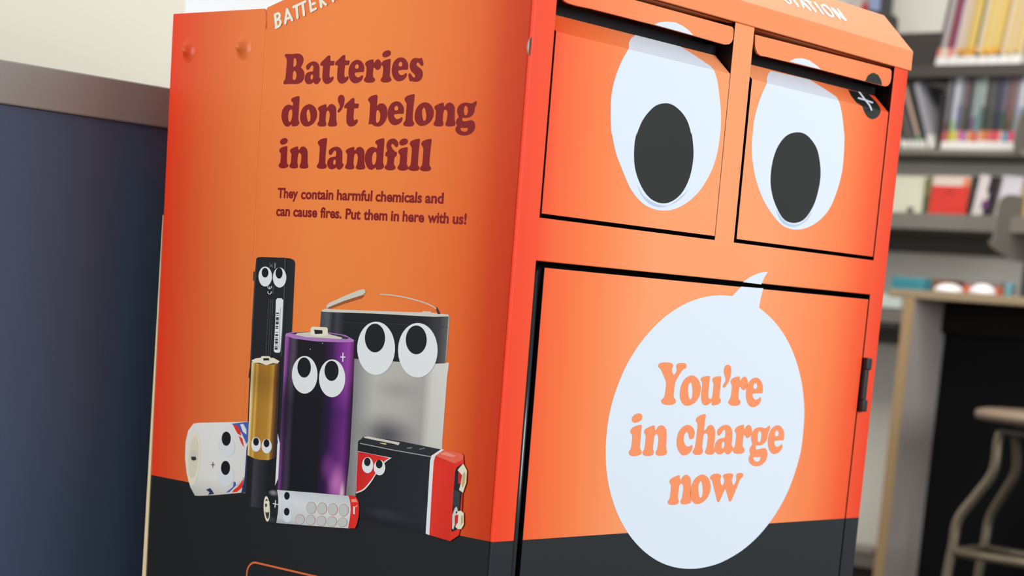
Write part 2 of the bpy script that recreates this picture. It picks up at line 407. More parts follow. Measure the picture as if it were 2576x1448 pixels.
glyph("'", E_, SIDE, [(275,120),(340,145),(380,210),(392,310),(370,450),(320,590),(250,700),(190,765),(150,755),(130,715),(160,660),(200,600),(215,540),(200,470),(160,380),(145,290),(165,200),(210,140)])
glyph('b', E_, SIDE, [(1550,120),(1590,150),(1590,250),(1565,530),(1565,530),(1640,460),(1740,430),(1840,460),(1910,550),(1945,680),(1945,830),(1920,980),(1850,1120),(1760,1220),(1650,1275),(1560,1275),(1450,1240),(1370,1185),(1310,1195),(1260,1205),(1260,1205),(1280,1050),(1300,850),(1318,550),(1318,440),(1290,380),(1255,340),(1250,290),(1280,230),(1360,170),(1460,130)],
  [(1605,675),(1650,710),(1680,800),(1690,900),(1675,1020),(1640,1100),(1590,1140),(1550,1120),(1535,1060),(1535,900),(1550,740),(1570,690)])
glyph('d', D_, SIDE, [(740,165),(775,195),(778,280),(765,450),(750,700),(735,950),(735,1030),(760,1100),(770,1150),(740,1210),(680,1255),(590,1270),(520,1270),(500,1240),(495,1195),(495,1195),(440,1230),(370,1275),(300,1275),(240,1240),(180,1150),(130,1000),(120,870),(145,710),(210,580),(290,505),(390,475),(470,500),(525,525),(525,525),(540,450),(540,420),(515,380),(475,345),(475,290),(520,240),(620,195)],
  [(475,645),(505,690),(515,800),(500,950),(465,1070),(425,1105),(385,1075),(365,980),(365,850),(390,730),(430,670)])
glyph('o', D_, SIDE, [(1160,460),(1260,500),(1350,590),(1405,720),(1418,840),(1395,980),(1320,1120),(1210,1220),(1070,1275),(950,1260),(860,1180),(810,1070),(797,940),(815,790),(865,650),(950,540),(1060,475)],
  [(1110,650),(1145,720),(1170,850),(1175,960),(1160,1050),(1120,1100),(1080,1070),(1050,960),(1035,830),(1045,720),(1075,665)])
glyph('n', F_, SIDE, [(1665,410),(1690,440),(1690,500),(1710,550),(1710,550),(1740,520),(1800,440),(1880,405),(1960,415),(2040,480),(2080,570),(2088,700),(2085,900),(2085,1040),(2110,1130),(2115,1190),(2080,1245),(1980,1270),(1870,1275),(1780,1255),(1740,1200),(1755,1140),(1790,1060),(1810,930),(1822,800),(1800,700),(1750,660),(1710,680),(1680,740),(1665,850),(1652,980),(1652,1060),(1675,1160),(1670,1220),(1620,1260),(1520,1275),(1420,1270),(1340,1240),(1308,1185),(1330,1130),(1370,1060),(1385,950),(1400,750),(1395,690),(1350,620),(1345,570),(1390,510),(1500,455),(1600,420)])
glyph('l', F_, SIDE, [(600,100),(630,130),(625,200),(595,450),(570,700),(555,920),(555,1060),(590,1110),(610,1160),(600,1210),(550,1255),(450,1278),(330,1275),(240,1245),(208,1190),(230,1130),(275,1070),(295,980),(315,750),(332,520),(325,430),(280,350),(258,290),(275,230),(340,170),(450,125),(540,105)])
glyph('i', B_, SIDE, [(1680,405),(1708,430),(1705,500),(1690,750),(1678,950),(1685,1050),(1720,1110),(1735,1160),(1710,1215),(1620,1255),(1520,1270),(1420,1260),(1360,1220),(1340,1180),(1360,1120),(1405,1050),(1420,950),(1435,780),(1425,690),(1380,630),(1370,580),(1400,520),(1460,470),(1560,430)])
glyph('.i', B_, SIDE, [(1640,95),(1700,130),(1720,190),(1690,270),(1610,325),(1510,355),(1435,335),(1405,270),(1420,200),(1490,130),(1570,100)])
glyph('r', B_, SIDE, [(1060,425),(1085,450),(1090,520),(1110,550),(1110,550),(1150,480),(1210,430),(1270,425),(1330,475),(1365,560),(1370,620),(1350,700),(1310,770),(1240,810),(1180,800),(1140,755),(1110,720),(1085,740),(1070,830),(1062,950),(1070,1060),(1120,1110),(1145,1160),(1120,1220),(1050,1265),(930,1278),(820,1265),(750,1220),(728,1175),(750,1120),(790,1060),(810,980),(825,830),(825,720),(810,670),(775,620),(775,570),(830,500),(930,450)])
glyph('e', B_, SIDE, [(510,440),(600,465),(680,540),(735,650),(748,750),(735,850),(715,885),(600,885),(480,900),(415,910),(400,960),(425,1020),(480,1070),(540,1075),(610,1040),(665,1000),(695,1020),(698,1090),(660,1170),(580,1245),(480,1290),(390,1295),(310,1260),(240,1180),(190,1060),(170,920),(180,790),(220,650),(300,530),(400,460)],
  [(490,600),(535,640),(545,700),(525,750),(470,765),(425,750),(410,700),(430,640),(455,610)])
glyph('s', C_, SIDE, [(1310,365),(1340,420),(1370,500),(1385,570),(1375,630),(1340,660),(1295,655),(1255,610),(1215,555),(1175,535),(1135,565),(1130,620),(1160,670),(1230,720),(1300,780),(1345,860),(1362,950),(1345,1060),(1290,1160),(1210,1220),(1110,1245),(1030,1235),(960,1220),(900,1225),(870,1180),(845,1090),(832,1000),(850,945),(890,930),(930,970),(970,1030),(1020,1080),(1060,1075),(1080,1030),(1060,980),(1000,920),(940,860),(900,770),(880,680),(890,580),(940,460),(1020,390),(1110,370),(1200,385),(1260,385)])
glyph('g', G_, SIDE, [(1710,130),(1730,180),(1720,260),(1680,340),(1655,400),(1650,490),(1620,580),(1550,670),(1460,725),(1350,750),(1250,745),(1205,755),(1200,800),(1215,850),(1260,870),(1350,860),(1480,835),(1560,835),(1630,880),(1665,960),(1675,1060),(1650,1170),(1570,1280),(1450,1355),(1300,1390),(1150,1375),(1030,1310),(965,1220),(955,1130),(980,1070),(1020,1030),(1020,1030),(990,980),(970,900),(985,830),(1030,760),(1075,715),(1075,715),(1045,640),(1015,530),(1020,420),(1070,310),(1160,230),(1280,190),(1390,190),(1480,210),(1560,210),(1620,180)],
  [(1335,305),(1380,345),(1405,440),(1400,550),(1365,630),(1325,650),(1285,620),(1265,530),(1265,420),(1290,340)], [(1145,1105),(1200,1110),(1290,1115),(1380,1105),(1405,1130),(1385,1200),(1330,1245),(1260,1245),(1190,1220),(1140,1160)])
glyph('f', H_, SIDE, [(720,120),(810,150),(880,230),(905,310),(890,390),(850,430),(800,425),(750,370),(715,325),(680,315),(645,350),(648,410),(690,490),(750,560),(790,600),(835,605),(848,640),(835,740),(815,775),(780,790),(755,850),(745,960),(745,1060),(780,1120),(800,1165),(790,1215),(730,1260),(620,1280),(510,1270),(430,1230),(400,1180),(420,1125),(470,1060),(490,970),(505,850),(495,790),(470,770),(435,765),(425,720),(435,640),(460,605),(485,580),(490,540),(475,490),(465,420),(475,320),(520,210),(600,145)])
glyph('Y', P1, FRONT, [(380,120),(500,130),(570,160),(590,200),(580,250),(555,300),(560,370),(580,430),(610,465),(650,430),(690,350),(690,300),(675,250),(685,190),(730,150),(800,135),(900,140),(955,170),(965,230),(945,285),(890,310),(845,350),(780,450),(700,580),(650,680),(630,790),(615,950),(605,1050),(615,1110),(650,1150),(668,1200),(640,1265),(570,1305),(460,1318),(350,1305),(275,1260),(255,1210),(270,1160),(320,1115),(350,1060),(370,950),(390,780),(395,700),(375,620),(320,490),(265,360),(230,300),(190,265),(175,215),(195,160),(260,130)])
_o2 = 1559.3
glyph('u', P1, FRONT, [(1365,620),(1370,570),(1420,525),(1520,505),(1600,500),(1622,515),(1615,600),(1595,800),(1575,1000),(1580,1080),(1600,1130),(1640,1145),(1680,1100),(1700,1000),(1715,850),(1725,740),(1710,680),(1690,640),(1690,600)]+[(x+_o2, y) for x, y in ((140,570),(190,530),(280,510),(350,510),(380,540),(375,620),(350,850),(330,1050),(335,1120),(365,1160),(370,1200),(340,1260),(270,1305),(190,1325),(130,1325),(110,1290),(105,1235),(105,1235),(60,1270),(0,1310))]+[(1500,1325),(1440,1310),(1400,1260),(1380,1170),(1375,1000),(1395,850),(1405,730),(1395,670)])
glyph('c', P4, FRONT, [(450,425),(530,450),(600,520),(635,610),(635,700),(610,780),(570,820),(520,830),(485,800),(470,730),(455,660),(425,625),(380,650),(345,720),(330,830),(345,920),(380,990),(430,1025),(490,1020),(550,985),(575,1010),(570,1090),(530,1170),(450,1245),(360,1280),(280,1265),(210,1190),(155,1080),(130,950),(140,800),(180,650),(260,520),(360,445)])
glyph('h', P4, FRONT, [(925,120),(950,140),(940,230),(915,430),(900,540),(915,580),(915,580),(960,540),(1010,460),(1080,425),(1150,450),(1195,530),(1210,630),(1205,780),(1185,950),(1175,1050),(1190,1110),(1205,1160),(1180,1220),(1110,1255),(1020,1255),(950,1225),(925,1180),(945,1120),(975,1030),(995,880),(1005,760),(990,690),(950,655),(905,680),(880,740),(865,880),(850,1030),(855,1090),(870,1140),(860,1200),(810,1250),(720,1270),(630,1250),(580,1200),(585,1150),(625,1090),(650,1000),(680,800),(710,540),(715,420),(700,360),(670,310),(675,260),(730,190),(830,140)])
glyph('w', P6, FRONT, [(1640,240),(1720,245),(1785,280),(1805,330),(1780,390),(1780,470),(1800,550),(1830,585),(1865,550),(1890,470),(1885,400),(1855,350),(1855,300),(1900,255),(2000,235),(2090,235),(2150,260),(2155,310),(2125,390),(2120,460),(2140,540),(2165,575),(2195,545),(2240,450),(2250,380),(2240,310),(2260,250),(2330,220),(2410,225),(2450,265),(2440,330),(2390,380),(2350,430),(2300,560),(2220,760),(2130,970),(2090,1050),(2060,1065),(2030,1040),(1990,900),(1945,740),(1925,705),(1890,750),(1830,880),(1770,1020),(1735,1080),(1700,1080),(1675,1030),(1640,880),(1580,640),(1530,450),(1480,400),(1475,350),(1510,290),(1570,255)])
REFPT = {'t': (620,1280), 'e': (170,920), 'n': (1440,1272), 'o': (797,940), 'i': (1520,1270), '.i': (1520,1270), 'l': (400,1278), 'a': (1060,1255), 'd': (120,870), 'r': (930,1278), 'g': (955,1130), "'": (275,120)}
def put(pr, ch, m, to=None, scale=1.0, layer=1):
    """print a letter where it was drawn, or a copy of it moved so its reference point lands on pixel `to`"""
    crop, sh, outer, holes = GL[ch]
    f = lambda p: sh.uv(crop[0]+p[0]/crop[2], crop[1]+p[1]/crop[2])
    L = [[f(p) for p in l] for l in (outer, *holes)]
    if to:
        r = f(REFPT[ch]); t = pr.pl.uv(*to)
        L = [[(t[0]+(p[0]-r[0])*scale, t[1]+(p[1]-r[1])*scale) for p in l] for l in L]
    pr.poly([catmull(l, True, 4) for l in L], m, layer)
    if ch == 'i': put(pr, '.i', m, to, scale, layer)

pr = Print(SIDE)
for ch in 'Batrise': pass
for ch in ('B', 'a', 'e', 'r', 'i', 's', 'd', 'o', "'", 't', 'b', 'l', 'n', 'g', 'f'): put(pr, ch, M_maroon)
for ch, to in (('t', (822.4,211.0)), ('t', (859.7,210.3)), ('e', (985.5,178.0)), ('n', (806.4,318.1)), ('e', (975.0,288.0)), ('o', (1043.2,292.2)),
               ('i', (712.1,423.2)), ('n', (735.7,423.2)), ('l', (809.0,424.4)), ('a', (835.2,425.7)), ('n', (876.2,425.7)), ('d', (917.7,397.1)),
               ('i', (1012.5,429.1)), ('l', (1040.8,429.8)), ('l', (1069.8,430.6))):
    put(pr, ch, M_maroon, to)
pr.done('heading_lettering', side_panel, 'maroon heading about batteries and landfill')

# small sans lettering, set with the built-in face, each word fitted between its two ends
def sans(word, bold=.032):
    cu = bpy.data.curves.new('w', 'FONT'); cu.body = word; cu.size = 1; cu.offset = bold; cu.resolution_u = 4
    o = bpy.data.objects.new('w', cu); COL.objects.link(o)
    dg = bpy.context.evaluated_depsgraph_get(); me = o.evaluated_get(dg).to_mesh()
    V = [(v.co.x, v.co.y) for v in me.vertices]; F = [tuple(p.vertices) for p in me.polygons]
    o.evaluated_get(dg).to_mesh_clear(); bpy.data.objects.remove(o); bpy.data.curves.remove(cu)
    return V, F
def word(pr, w, x0, y0, x1, y1, cap, m, crop=(0, 0, 1)):
    V, F = sans(w); ox, oy, k = crop
    a = pr.pl.uv(ox+x0/k, oy+y0/k); b = pr.pl.uv(ox+x1/k, oy+y1/k)
    ux0, ux1 = min(v[0] for v in V), max(v[0] for v in V)
    sx = (b[0]-a[0])/(ux1-ux0); sl = (b[1]-a[1])/(b[0]-a[0])
    vs = []
    for v in V:
        u = (v[0]-ux0)*sx; vs.append(pr.bm.verts.new(pr.pl.xyz(a[0]+u, a[1]+sl*u+v[1]*cap/.73, LAYER)))
    i = pr.mi(m)
    for f in F:
        fc = pr.bm.faces.new([vs[j] for j in f]); fc.normal_update()
        if fc.normal.dot(pr.pl.n) < 0: fc.normal_flip()
        fc.material_index = i
pr = Print(SIDE); S_ = (660, 440, 4.6)
cap = pr.pl.uv(700, 471.5)[1]-pr.pl.uv(700, 497)[1]
for w in (('They',175,262,410,268),('contain',445,274,820,283),('harmful',860,285,1270,299),('chemicals',1308,302,1845,319),('and',1882,321,2095,328),
          ('can',158,469,318,474),('cause',355,477,632,487),('fires.',668,489,915,500),('Put',960,504,1135,512),('them',1170,514,1445,525),('in',1485,527,1580,532),
          ('here',1620,534,1870,545),('with',1910,547,2155,558),('us!',2200,561,2360,568)):
    word(pr, *w, cap, M_maroon, S_)
pr.done('small_lettering', side_panel)

# white capitals along the lid's sloping edge and on its front slope
m_lidtext = mat('white_vinyl', (228, 226, 212), .5, .3)
pr = Print(SKIRT); K = (660, 0, 11.709); q = 6.2
for pts in ([(375,435),(415,810)],[(375,435),(470,395),(515,440),(505,525),(425,590)],[(425,590),(500,575),(548,640),(530,720),(480,780),(405,815)],
            [(682,690),(735,275)],[(735,275),(885,595)],[(712,560),(820,520)],[(925,210),(1275,45)],[(1010,175),(1045,525)],[(1195,95),(1235,440)],
            [(1395,-60),(1450,335)],[(1450,325),(1585,255)],[(1425,150),(1545,90)],[(1395,-60),(1530,-125)],[(1680,-190),(1738,205)],[(1680,-190),(1770,-220),(1815,-150),(1790,-60),(1715,-10)],[(1730,0),(1880,140)],
            [(2070,-120),(2095,40)],[(2070,-120),(1950,-290)],[(2070,-120),(2130,-370)]):
    pr.stroke(pts, q, m_lidtext, 1, K, curve=len(pts) > 3)
pr.done('edge_lettering', lid, 'cream capitals along the sloping side edge')
pr = Print(CHAM); K = (1930, 0, 11.709); q = 4.4; m_w2 = mat('white_vinyl_front', (250, 246, 236), .5, .3)
for pts in ([(470,-130),(450,-60),(560,-40),(640,0),(690,70),(680,110),(610,85),(530,10)],[(690,-120),(910,185)],[(560,-150),(820,-60)],
            [(955,-40),(1065,220)],[(955,-40),(1270,300)],[(1050,110),(1140,160)],[(1095,5),(1275,75)],[(1180,40),(1425,345)],[(1390,80),(1640,410)],
            [(1890,240),(2145,560)],[(1890,240),(2310,610)],[(2070,280),(2310,610)]):
    pr.stroke(pts, q, m_w2, 1, K, curve=len(pts) > 3)
pr.stroke(catmull([(1600,160),(1680,165),(1800,260),(1900,380),(1935,470),(1890,490),(1790,430),(1680,310),(1610,220)], True, 4)+[(1600,160)], q, m_w2, 1, K)
pr.done('front_lettering', lid, 'white capitals on the front slope')

# ------------------------------------------------------------------ pictures of batteries printed on the side
K4, K5, K6, K7 = (440, 630, 3.913), (440, 980, 3.811), (790, 700, 4.526), (790, 1020, 4.0214)
i_black = mat('picture_black', (24, 25, 27), .4); i_white = mat('picture_white', (222, 226, 228), .4); i_pupil = mat('picture_pupil', (14, 16, 18), .4)
i_grey = mat('picture_grey', (150, 150, 148), .4); i_dgrey = mat('picture_dark_grey', (52, 54, 58), .4); i_mgrey = mat('picture_mid_grey', (96, 98, 100), .4)
i_cream = mat('picture_cream', (226, 220, 198), .4); i_red = mat('picture_red', (224, 44, 22), .4); i_pale = mat('picture_pale', (212, 219, 222), .4)
i_blue = mat('picture_blue', (66, 92, 170), .4); i_navy = mat('picture_navy', (40, 48, 90), .4); i_silver = mat('picture_silver', (204, 200, 188), .4)
i_lilac = mat('picture_lilac', (170, 118, 184), .4); i_gold = mat('picture_brass', (196, 172, 112), .4); i_coral = mat('picture_coral', (232, 138, 118), .4)
i_ring = mat('picture_ring', (198, 122, 116), .4); i_disc = mat('picture_disc', (190, 195, 193), .4); i_deepred = mat('picture_deep_red', (196, 30, 28), .4)
def eyes(pr, K, lay, *E):
    for wx, wy, rx, ry, px_, py_, qx, qy in E:
        pr.ell((wx, wy), rx, ry, i_white, lay, K); pr.ell((px_, py_), qx, qy, i_pupil, lay+1, K)

# 1: tall black laptop pack
pr = Print(SIDE); b = 2
m_pack = uv_mat('picture_pack', [(0, (70, 74, 80)), (.05, (26, 28, 30)), (.7, (26, 28, 31)), (.76, (22, 24, 26)), (1, (34, 37, 40))])
pr.px([[(645,650),(650,646.5),(660,646),(716,648),(732,650),(740,654),(743,662),(741,700),(735,830),(722,1000),(712,1240),(617,1240),(625,1020),(628,940),(634,810),(641,690)]], m_pack, b)
pr.stroke([(1088,80),(1075,520),(1048,1040)], 1.2, i_mgrey, b+1, K4)
pr.px([[(775,205),(785,205),(780,298),(772,295)]], i_black, b, crop=K4); pr.px([[(735,1165),(742,1165),(735,1255),(725,1250)]], i_black, b, crop=K4)
pr.px([[(998,485),(1012,468),(1055,470),(1069,488),(1058,760),(1041,990),(1028,1006),(988,1002),(976,985),(988,760)]], i_white, b+1, crop=K4)
for y0, y1, dx in ((610,622,1),(634,640,1),(655,682,1),(688,694,1),(700,726,1),(740,752,1),(758,768,1),(800,806,0),(822,840,0),(852,858,0),(866,884,0),(892,915,0),(924,930,0),(938,946,0),(952,974,0)):
    xx = 1012-(y0-610)*.04; pr.px([[(xx-12,y0),(xx+16,y0+1),(xx+16-.5,y1+1),(xx-13,y1)]], i_dgrey, b+2, crop=K4)
pr.stroke([(1042,560),(1035,760),(1028,970)], 1.0, i_grey, b+2, K4)
random.seed(5)
for x0, x1, top in ((928,900,478), (948,925,478), (968,944,478)):
    y = top
    while y < 1030:
        L = random.choice((14, 22, 30, 40)); t = (y-top)/560; t2 = min(1, (y+L-top)/560)
        pr.stroke([(x0+(x1-x0)*t, y), (x0+(x1-x0)*t2, min(1036, y+L))], .9, i_mgrey, b+1, K4); y += L+random.choice((6, 9))
for cy_ in (358, 410):
    pr.stroke([(920,cy_-8),(922,cy_+8),(936,cy_+18),(950,cy_+10),(954,cy_-6)], 1.6, i_white, b+1, K4, curve=True)
pr.stroke([(936,356),(936,374)], 1.4, i_white, b+1, K4); pr.stroke([(975,350),(968,425)], 1.2, i_mgrey, b+1, K4)
pr.stroke([(990,125),(988,172)], 2.2, i_grey, b+1, K4); pr.stroke([(935,125),(968,165)], 1.2, i_mgrey, b+1, K4); pr.stroke([(968,128),(935,165)], 1.2, i_mgrey, b+1, K4); pr.stroke([(942,150),(962,150)], 3, i_mgrey, b+1, K4)
eyes(pr, K4, b+2, (893,255,66,98,892,218,33,48), (1034,265,66,98,1030,222,34,54))
# a sliver of a pale cell seen between its neighbours
pr.px([[(985,405),(1010,520),(992,850),(955,938),(958,780)]], i_white, b+1, crop=K5); pr.px([[(978,490),(990,480),(990,515),(980,520)]], i_blue, b+2, crop=K5)
pr.px([[(1050,0),(1062,0),(1040,300),(1018,450),(1020,330)]], i_white, b+1, crop=K5)
pr.done('laptop_battery_picture', side_panel)

# 2: lantern battery, black band over silver
pr = Print(SIDE); b = 2
m_silver = uv_mat('picture_brushed_silver', [(0, (118, 118, 122)), (.25, (184, 184, 178)), (.5, (180, 178, 172)), (.75, (168, 165, 162)), (.84, (206, 206, 200)), (1, (212, 212, 206))],
                  [(0, (235, 235, 235)), (1, (255, 255, 255))], [(.42, .46, .40, .19, (70, 68, 76), .92), (.45, .2, .45, .25, (96, 93, 99), .6), (.5, .78, .35, .1, (140, 136, 136), .5)])
pr.px([[(890,900),(1115,912),(1130,912),(1125,950),(1113,1110),(1108,1260),(868,1246),(880,1000)]], m_silver, b)
pr.px([[(85,370),(700,395),(1100,420),(1380,435),(1548,432),(1510,905),(1498,965),(1390,970),(1000,950),(700,930),(460,912),(300,900),(70,560)]], uv_mat('picture_black_band', [(0, (64, 66, 72)), (.06, (84, 86, 92)), (.1, (34, 36, 42)), (.14, (58, 60, 66)), (.2, (18, 19, 22)), (.8, (20, 21, 25)), (.93, (52, 52, 58)), (.99, (90, 90, 92)), (1, (205, 205, 190))]), b+1, crop=K6)
pr.px([[(90,362),(135,345),(400,358),(900,376),(1235,386),(1240,374),(1335,376),(1340,390),(1535,410),(1543,432),(1380,437),(1100,422),(700,400),(240,385),(95,378)]], i_silver, b+2, crop=K6)
pr.stroke([(200,490),(500,505),(900,520),(1300,545),(1530,555)], 1.0, i_dgrey, b+2, K6)
pr.px([[(150,348),(148,305),(180,278),(350,200),(520,132),(560,122),(588,130),(592,158),(560,188),(350,255),(185,322),(160,335),(157,350)]], i_silver, b+3, crop=K6)
pr.px([[(160,335),(186,322),(350,256),(560,190),(575,196),(545,225),(350,285),(190,345)]], mat('picture_shadow_tone', (150, 86, 40), .4), b+1, crop=K6)
pr.stroke([(765,182),(900,192),(1060,220),(1220,262),(1340,308),(1400,345)], 2.8, i_silver, b+3, K6, curve=True)
pr.px([[(1385,325),(1405,330),(1442,405),(1412,405)]], i_dgrey, b+3, crop=K6)
eyes(pr, K6, b+3, (712,795,215,303,700,678,115,163), (1187,817,225,310,1170,699,119,164))
pr.done('lantern_battery_picture', side_panel)

# 3: white round cell lying on its side
pr = Print(SIDE); b = 3
m_cell = uv_mat('picture_white_cell', [(0, (222, 222, 219)), (.5, (224, 225, 223)), (1, (216, 217, 217))], [(0, (216, 214, 208)), (.25, (252, 250, 246)), (1, (255, 255, 255))])
pr.px([[(182,323),(250,315),(500,310),(712,304),(712,900),(640,985),(430,1005),(240,1016),(195,1014),(150,930),(115,800),(100,650),(105,500),(130,390)]], m_cell, b, crop=K5)
pr.ell((185,662), 62, 258, i_cream, b+1, K5, rot=.08); pr.ell((180,650), 46, 200, mat('picture_cream_inner', (214, 208, 186), .4), b+2, K5, rot=.08)
pr.ell((180,612), 26, 40, i_silver, b+3, K5); pr.px([[(160,640),(205,640),(212,668),(185,680),(165,670)]], i_dgrey, b+4, crop=K5)
pr.stroke([(352,718),(384,718)], 1.8, i_navy, b+1, K5); pr.stroke([(368,695),(368,742)], 1.8, i_navy, b+1, K5)
pr.px([[(545,325),(600,318),(712,305),(712,480),(690,520),(650,430),(615,370)]], i_blue, b+1, crop=K5); pr.px([[(630,330),(660,325),(690,380),(690,430),(655,400)]], i_pale, b+2, crop=K5)
pr.px([[(560,335),(600,340),(632,400),(640,440),(605,420)]], i_red, b+2, crop=K5); pr.px([[(615,440),(650,465),(668,550),(640,510)]], i_red, b+2, crop=K5)
pr.px([[(690,560),(712,480),(712,985),(640,985),(672,830)]], i_navy, b+1, crop=K5); pr.px([[(665,835),(650,935),(600,975),(550,985),(590,930)]], i_red, b+2, crop=K5)
pr.stroke([(660,850),(610,920),(560,960)], 2, i_pale, b+3, K5); pr.px([[(565,880),(585,882),(590,915),(525,980),(490,985),(560,930)]], i_blue, b+1, crop=K5)
pr.px([[(300,958),(340,940),(362,965),(380,998),(322,1006),(335,980)]], i_navy, b+1, crop=K5)
for wx, wy, px_, py_ in ((500,545,497,468), (492,825,490,748)):
    pr.ell((wx, wy), 80, 100, i_pale, b+2, K5); pr.ell((px_, py_), 43, 68, i_pupil, b+3, K5)
pr.done('white_cell_picture', side_panel)

# 4: gold and black pen cell, standing
pr = Print(SIDE); b = 6
m_gold = uv_mat('picture_gold', [(0, (236, 224, 180)), (.07, (226, 200, 130)), (.13, (176, 130, 40)), (.2, (214, 172, 74)), (.27, (170, 122, 36)), (.62, (178, 130, 44)), (.74, (206, 160, 66)), (.79, (140, 92, 36)), (.9, (66, 46, 36)), (1, (44, 36, 34))],
                [(0, (255, 255, 255)), (.55, (250, 250, 250)), (.8, (215, 210, 200)), (1, (240, 235, 220))])
pr.px([[(634.5,909),(650,914),(672,917),(690,916),(706,912),(703,1000),(697,1148),(691,1152),(676,1157),(655,1156),(640,1152),(624,1144),(630,1000)]], m_gold, b)
pr.px([[(624,1144),(640,1152),(655,1156),(676,1157),(691,1152),(697,1148),(690,1270),(672,1277),(645,1276),(622,1272),(618,1263)]], uv_mat('picture_black_sleeve', [(0, (24, 24, 26)), (.18, (26, 26, 28)), (.25, (60, 58, 64)), (.5, (38, 38, 42)), (.75, (20, 20, 22)), (1, (18, 18, 20))]), b)
pr.px([[(634.5,906),(645,901),(668,898),(690,900),(705,908),(700,914),(688,913),(672,918),(655,912),(640,912)]], i_cream, b+1)
pr.px([[(855,1045),(870,1038),(935,1040),(948,1048),(946,1088),(930,1092),(858,1086)]], i_cream, b+2, crop=K4); pr.px([[(878,1060),(930,1058),(940,1080),(880,1082)]], i_black, b+3, crop=K4)
eyes(pr, K5, b+2, (785,523,46,69,786,497,27,38), (887,540,48,69,886,512,27,38))
pr.done('gold_battery_picture', side_panel)

# 5: purple and black torch cell, standing
pr = Print(SIDE); b = 6
m_purple = uv_mat('picture_purple', [(0, (150, 88, 158)), (.035, (142, 78, 152)), (.07, (66, 36, 78)), (.13, (78, 70, 84)), (.19, (16, 14, 20)), (.56, (14, 12, 18)), (.68, (54, 18, 74)), (.8, (120, 42, 138)), (.9, (142, 62, 156)), (.955, (104, 34, 110)), (1, (40, 14, 50))],
                  [(0, (200, 190, 210)), (.35, (190, 175, 200)), (.55, (170, 150, 190)), (.75, (255, 255, 255)), (1, (255, 255, 255))],
                  [(.85, .11, .16, .16, (206, 120, 190), .75), (.93, .05, .05, .1, (236, 190, 206), .85), (.72, .2, .14, .12, (140, 60, 150), .5), (.06, .5, .1, .35, (26, 20, 32), .8)], streak=.07)
pr.px([[(719,842),(735,850),(798,858),(860,860),(892,856),(893,862),(888,1000),(880,1150),(870,1246),(780,1240),(700,1232),(706,1100),(713,980)]], m_purple, b)
pr.px([[(719,843),(722,838),(735,835.5),(780,835),(830,836),(870,842),(893,855),(890,860),(860,860.5),(798,858.5),(740,851)]], i_lilac, b+1)
pr.px([[(1140,815),(1200,806),(1320,800),(1380,825),(1230,830)]], i_dgrey, b+2, crop=K4); pr.px([[(1520,815),(1640,830),(1720,858),(1700,872),(1560,850)]], i_dgrey, b+2, crop=K4)
pr.px([[(1195,828),(1215,810),(1345,802),(1520,820),(1655,856),(1645,872),(1500,862),(1300,852)]], i_silver, b+3, crop=K4)
pr.px([[(1345,765),(1362,748),(1505,755),(1515,770),(1515,835),(1430,850),(1345,830)]], i_cream, b+4, crop=K4); pr.px([[(1380,778),(1462,784),(1462,818),(1390,822)]], i_black, b+5, crop=K4)
eyes(pr, K4, b+2, (1285,1222,126,185,1280,1150,66,99), (1555,1256,129,186,1550,1183,69,99))
pr.stroke([(1640,1047),(1682,1049)], 2.6, i_white, b+2, K4); pr.stroke([(1663,1008),(1660,1090)], 2.6, i_white, b+2, K4)
for x_, y_ in ((1460,912),(1340,970)): pr.ell((x_, y_), 4, 4, i_white, b+2, K4)
pr.done('purple_battery_picture', side_panel)

# 6: square black and red block, lying
pr = Print(SIDE); b = 10
m_blk = uv_mat('picture_block_black', [(0, (20, 22, 26)), (.5, (24, 27, 31)), (1, (28, 31, 36))], [(0, (190, 190, 200)), (.12, (255, 255, 255)), (1, (235, 235, 235))], [(.45, .14, .4, .1, (46, 50, 60), .6)])
pr.px([[(455,362),(470,345),(1200,505),(1195,560),(1170,900),(1145,1295),(800,1212),(478,1132),(425,1118),(430,900)]], m_blk, b, crop=K7)
pr.px([[(455,365),(520,305),(900,362),(1310,445),(1205,510)]], mat('picture_block_top', (34, 36, 42), .4), b+1, crop=K7)
pr.stroke([(480,380),(800,445),(1195,515)], 2.6, i_grey, b+2, K7)
pr.px([[(515,310),(560,310),(880,372),(865,400),(820,385),(600,342),(520,325)]], i_silver, b+2, crop=K7); pr.px([[(670,372),(740,378),(745,396),(690,385)]], i_gold, b+3, crop=K7)
pr.stroke([(955,428),(1000,425)], 2, i_grey, b+2, K7); pr.stroke([(1080,440),(1130,428)], 1.4, i_grey, b+2, K7)
pr.px([[(1300,438),(1340,447),(1240,505),(1222,565),(1200,900),(1180,1308),(1140,1292),(1165,900),(1185,560),(1198,505)]], i_white, b+2, crop=K7)
m_redface = uv_mat('picture_block_red', [(0, (226, 48, 26)), (1, (214, 40, 20))], [(0, (250, 240, 240)), (.8, (255, 250, 250)), (.93, (255, 240, 230)), (1, (235, 225, 220))])
pr.px([[(1222,560),(1240,508),(1440,570),(1424,700),(1405,1000),(1390,1368),(1178,1306),(1200,900)]], m_redface, b+2, crop=K7)
pr.px([[(1240,506),(1325,445),(1400,455),(1505,482),(1525,505),(1522,545),(1435,585)]], mat('picture_red_top', (226, 96, 72), .4), b+3, crop=K7)
pr.px([[(1290,478),(1350,468),(1450,505),(1420,520),(1300,492)]], i_coral, b+4, crop=K7)
pr.px([[(1432,585),(1522,545),(1528,560),(1515,900),(1500,1200),(1475,1310),(1388,1368),(1405,1000)]], i_red, b+3, crop=K7)
pr.px([[(1440,660),(1458,620),(1500,592),(1522,600),(1508,880),(1490,1080),(1460,1250),(1405,1275),(1402,1240),(1415,1000)]], i_black, b+4, crop=K7)
pr.px([[(1425,850),(1490,870),(1482,1050),(1415,1000)]], i_dgrey, b+5, crop=K7)
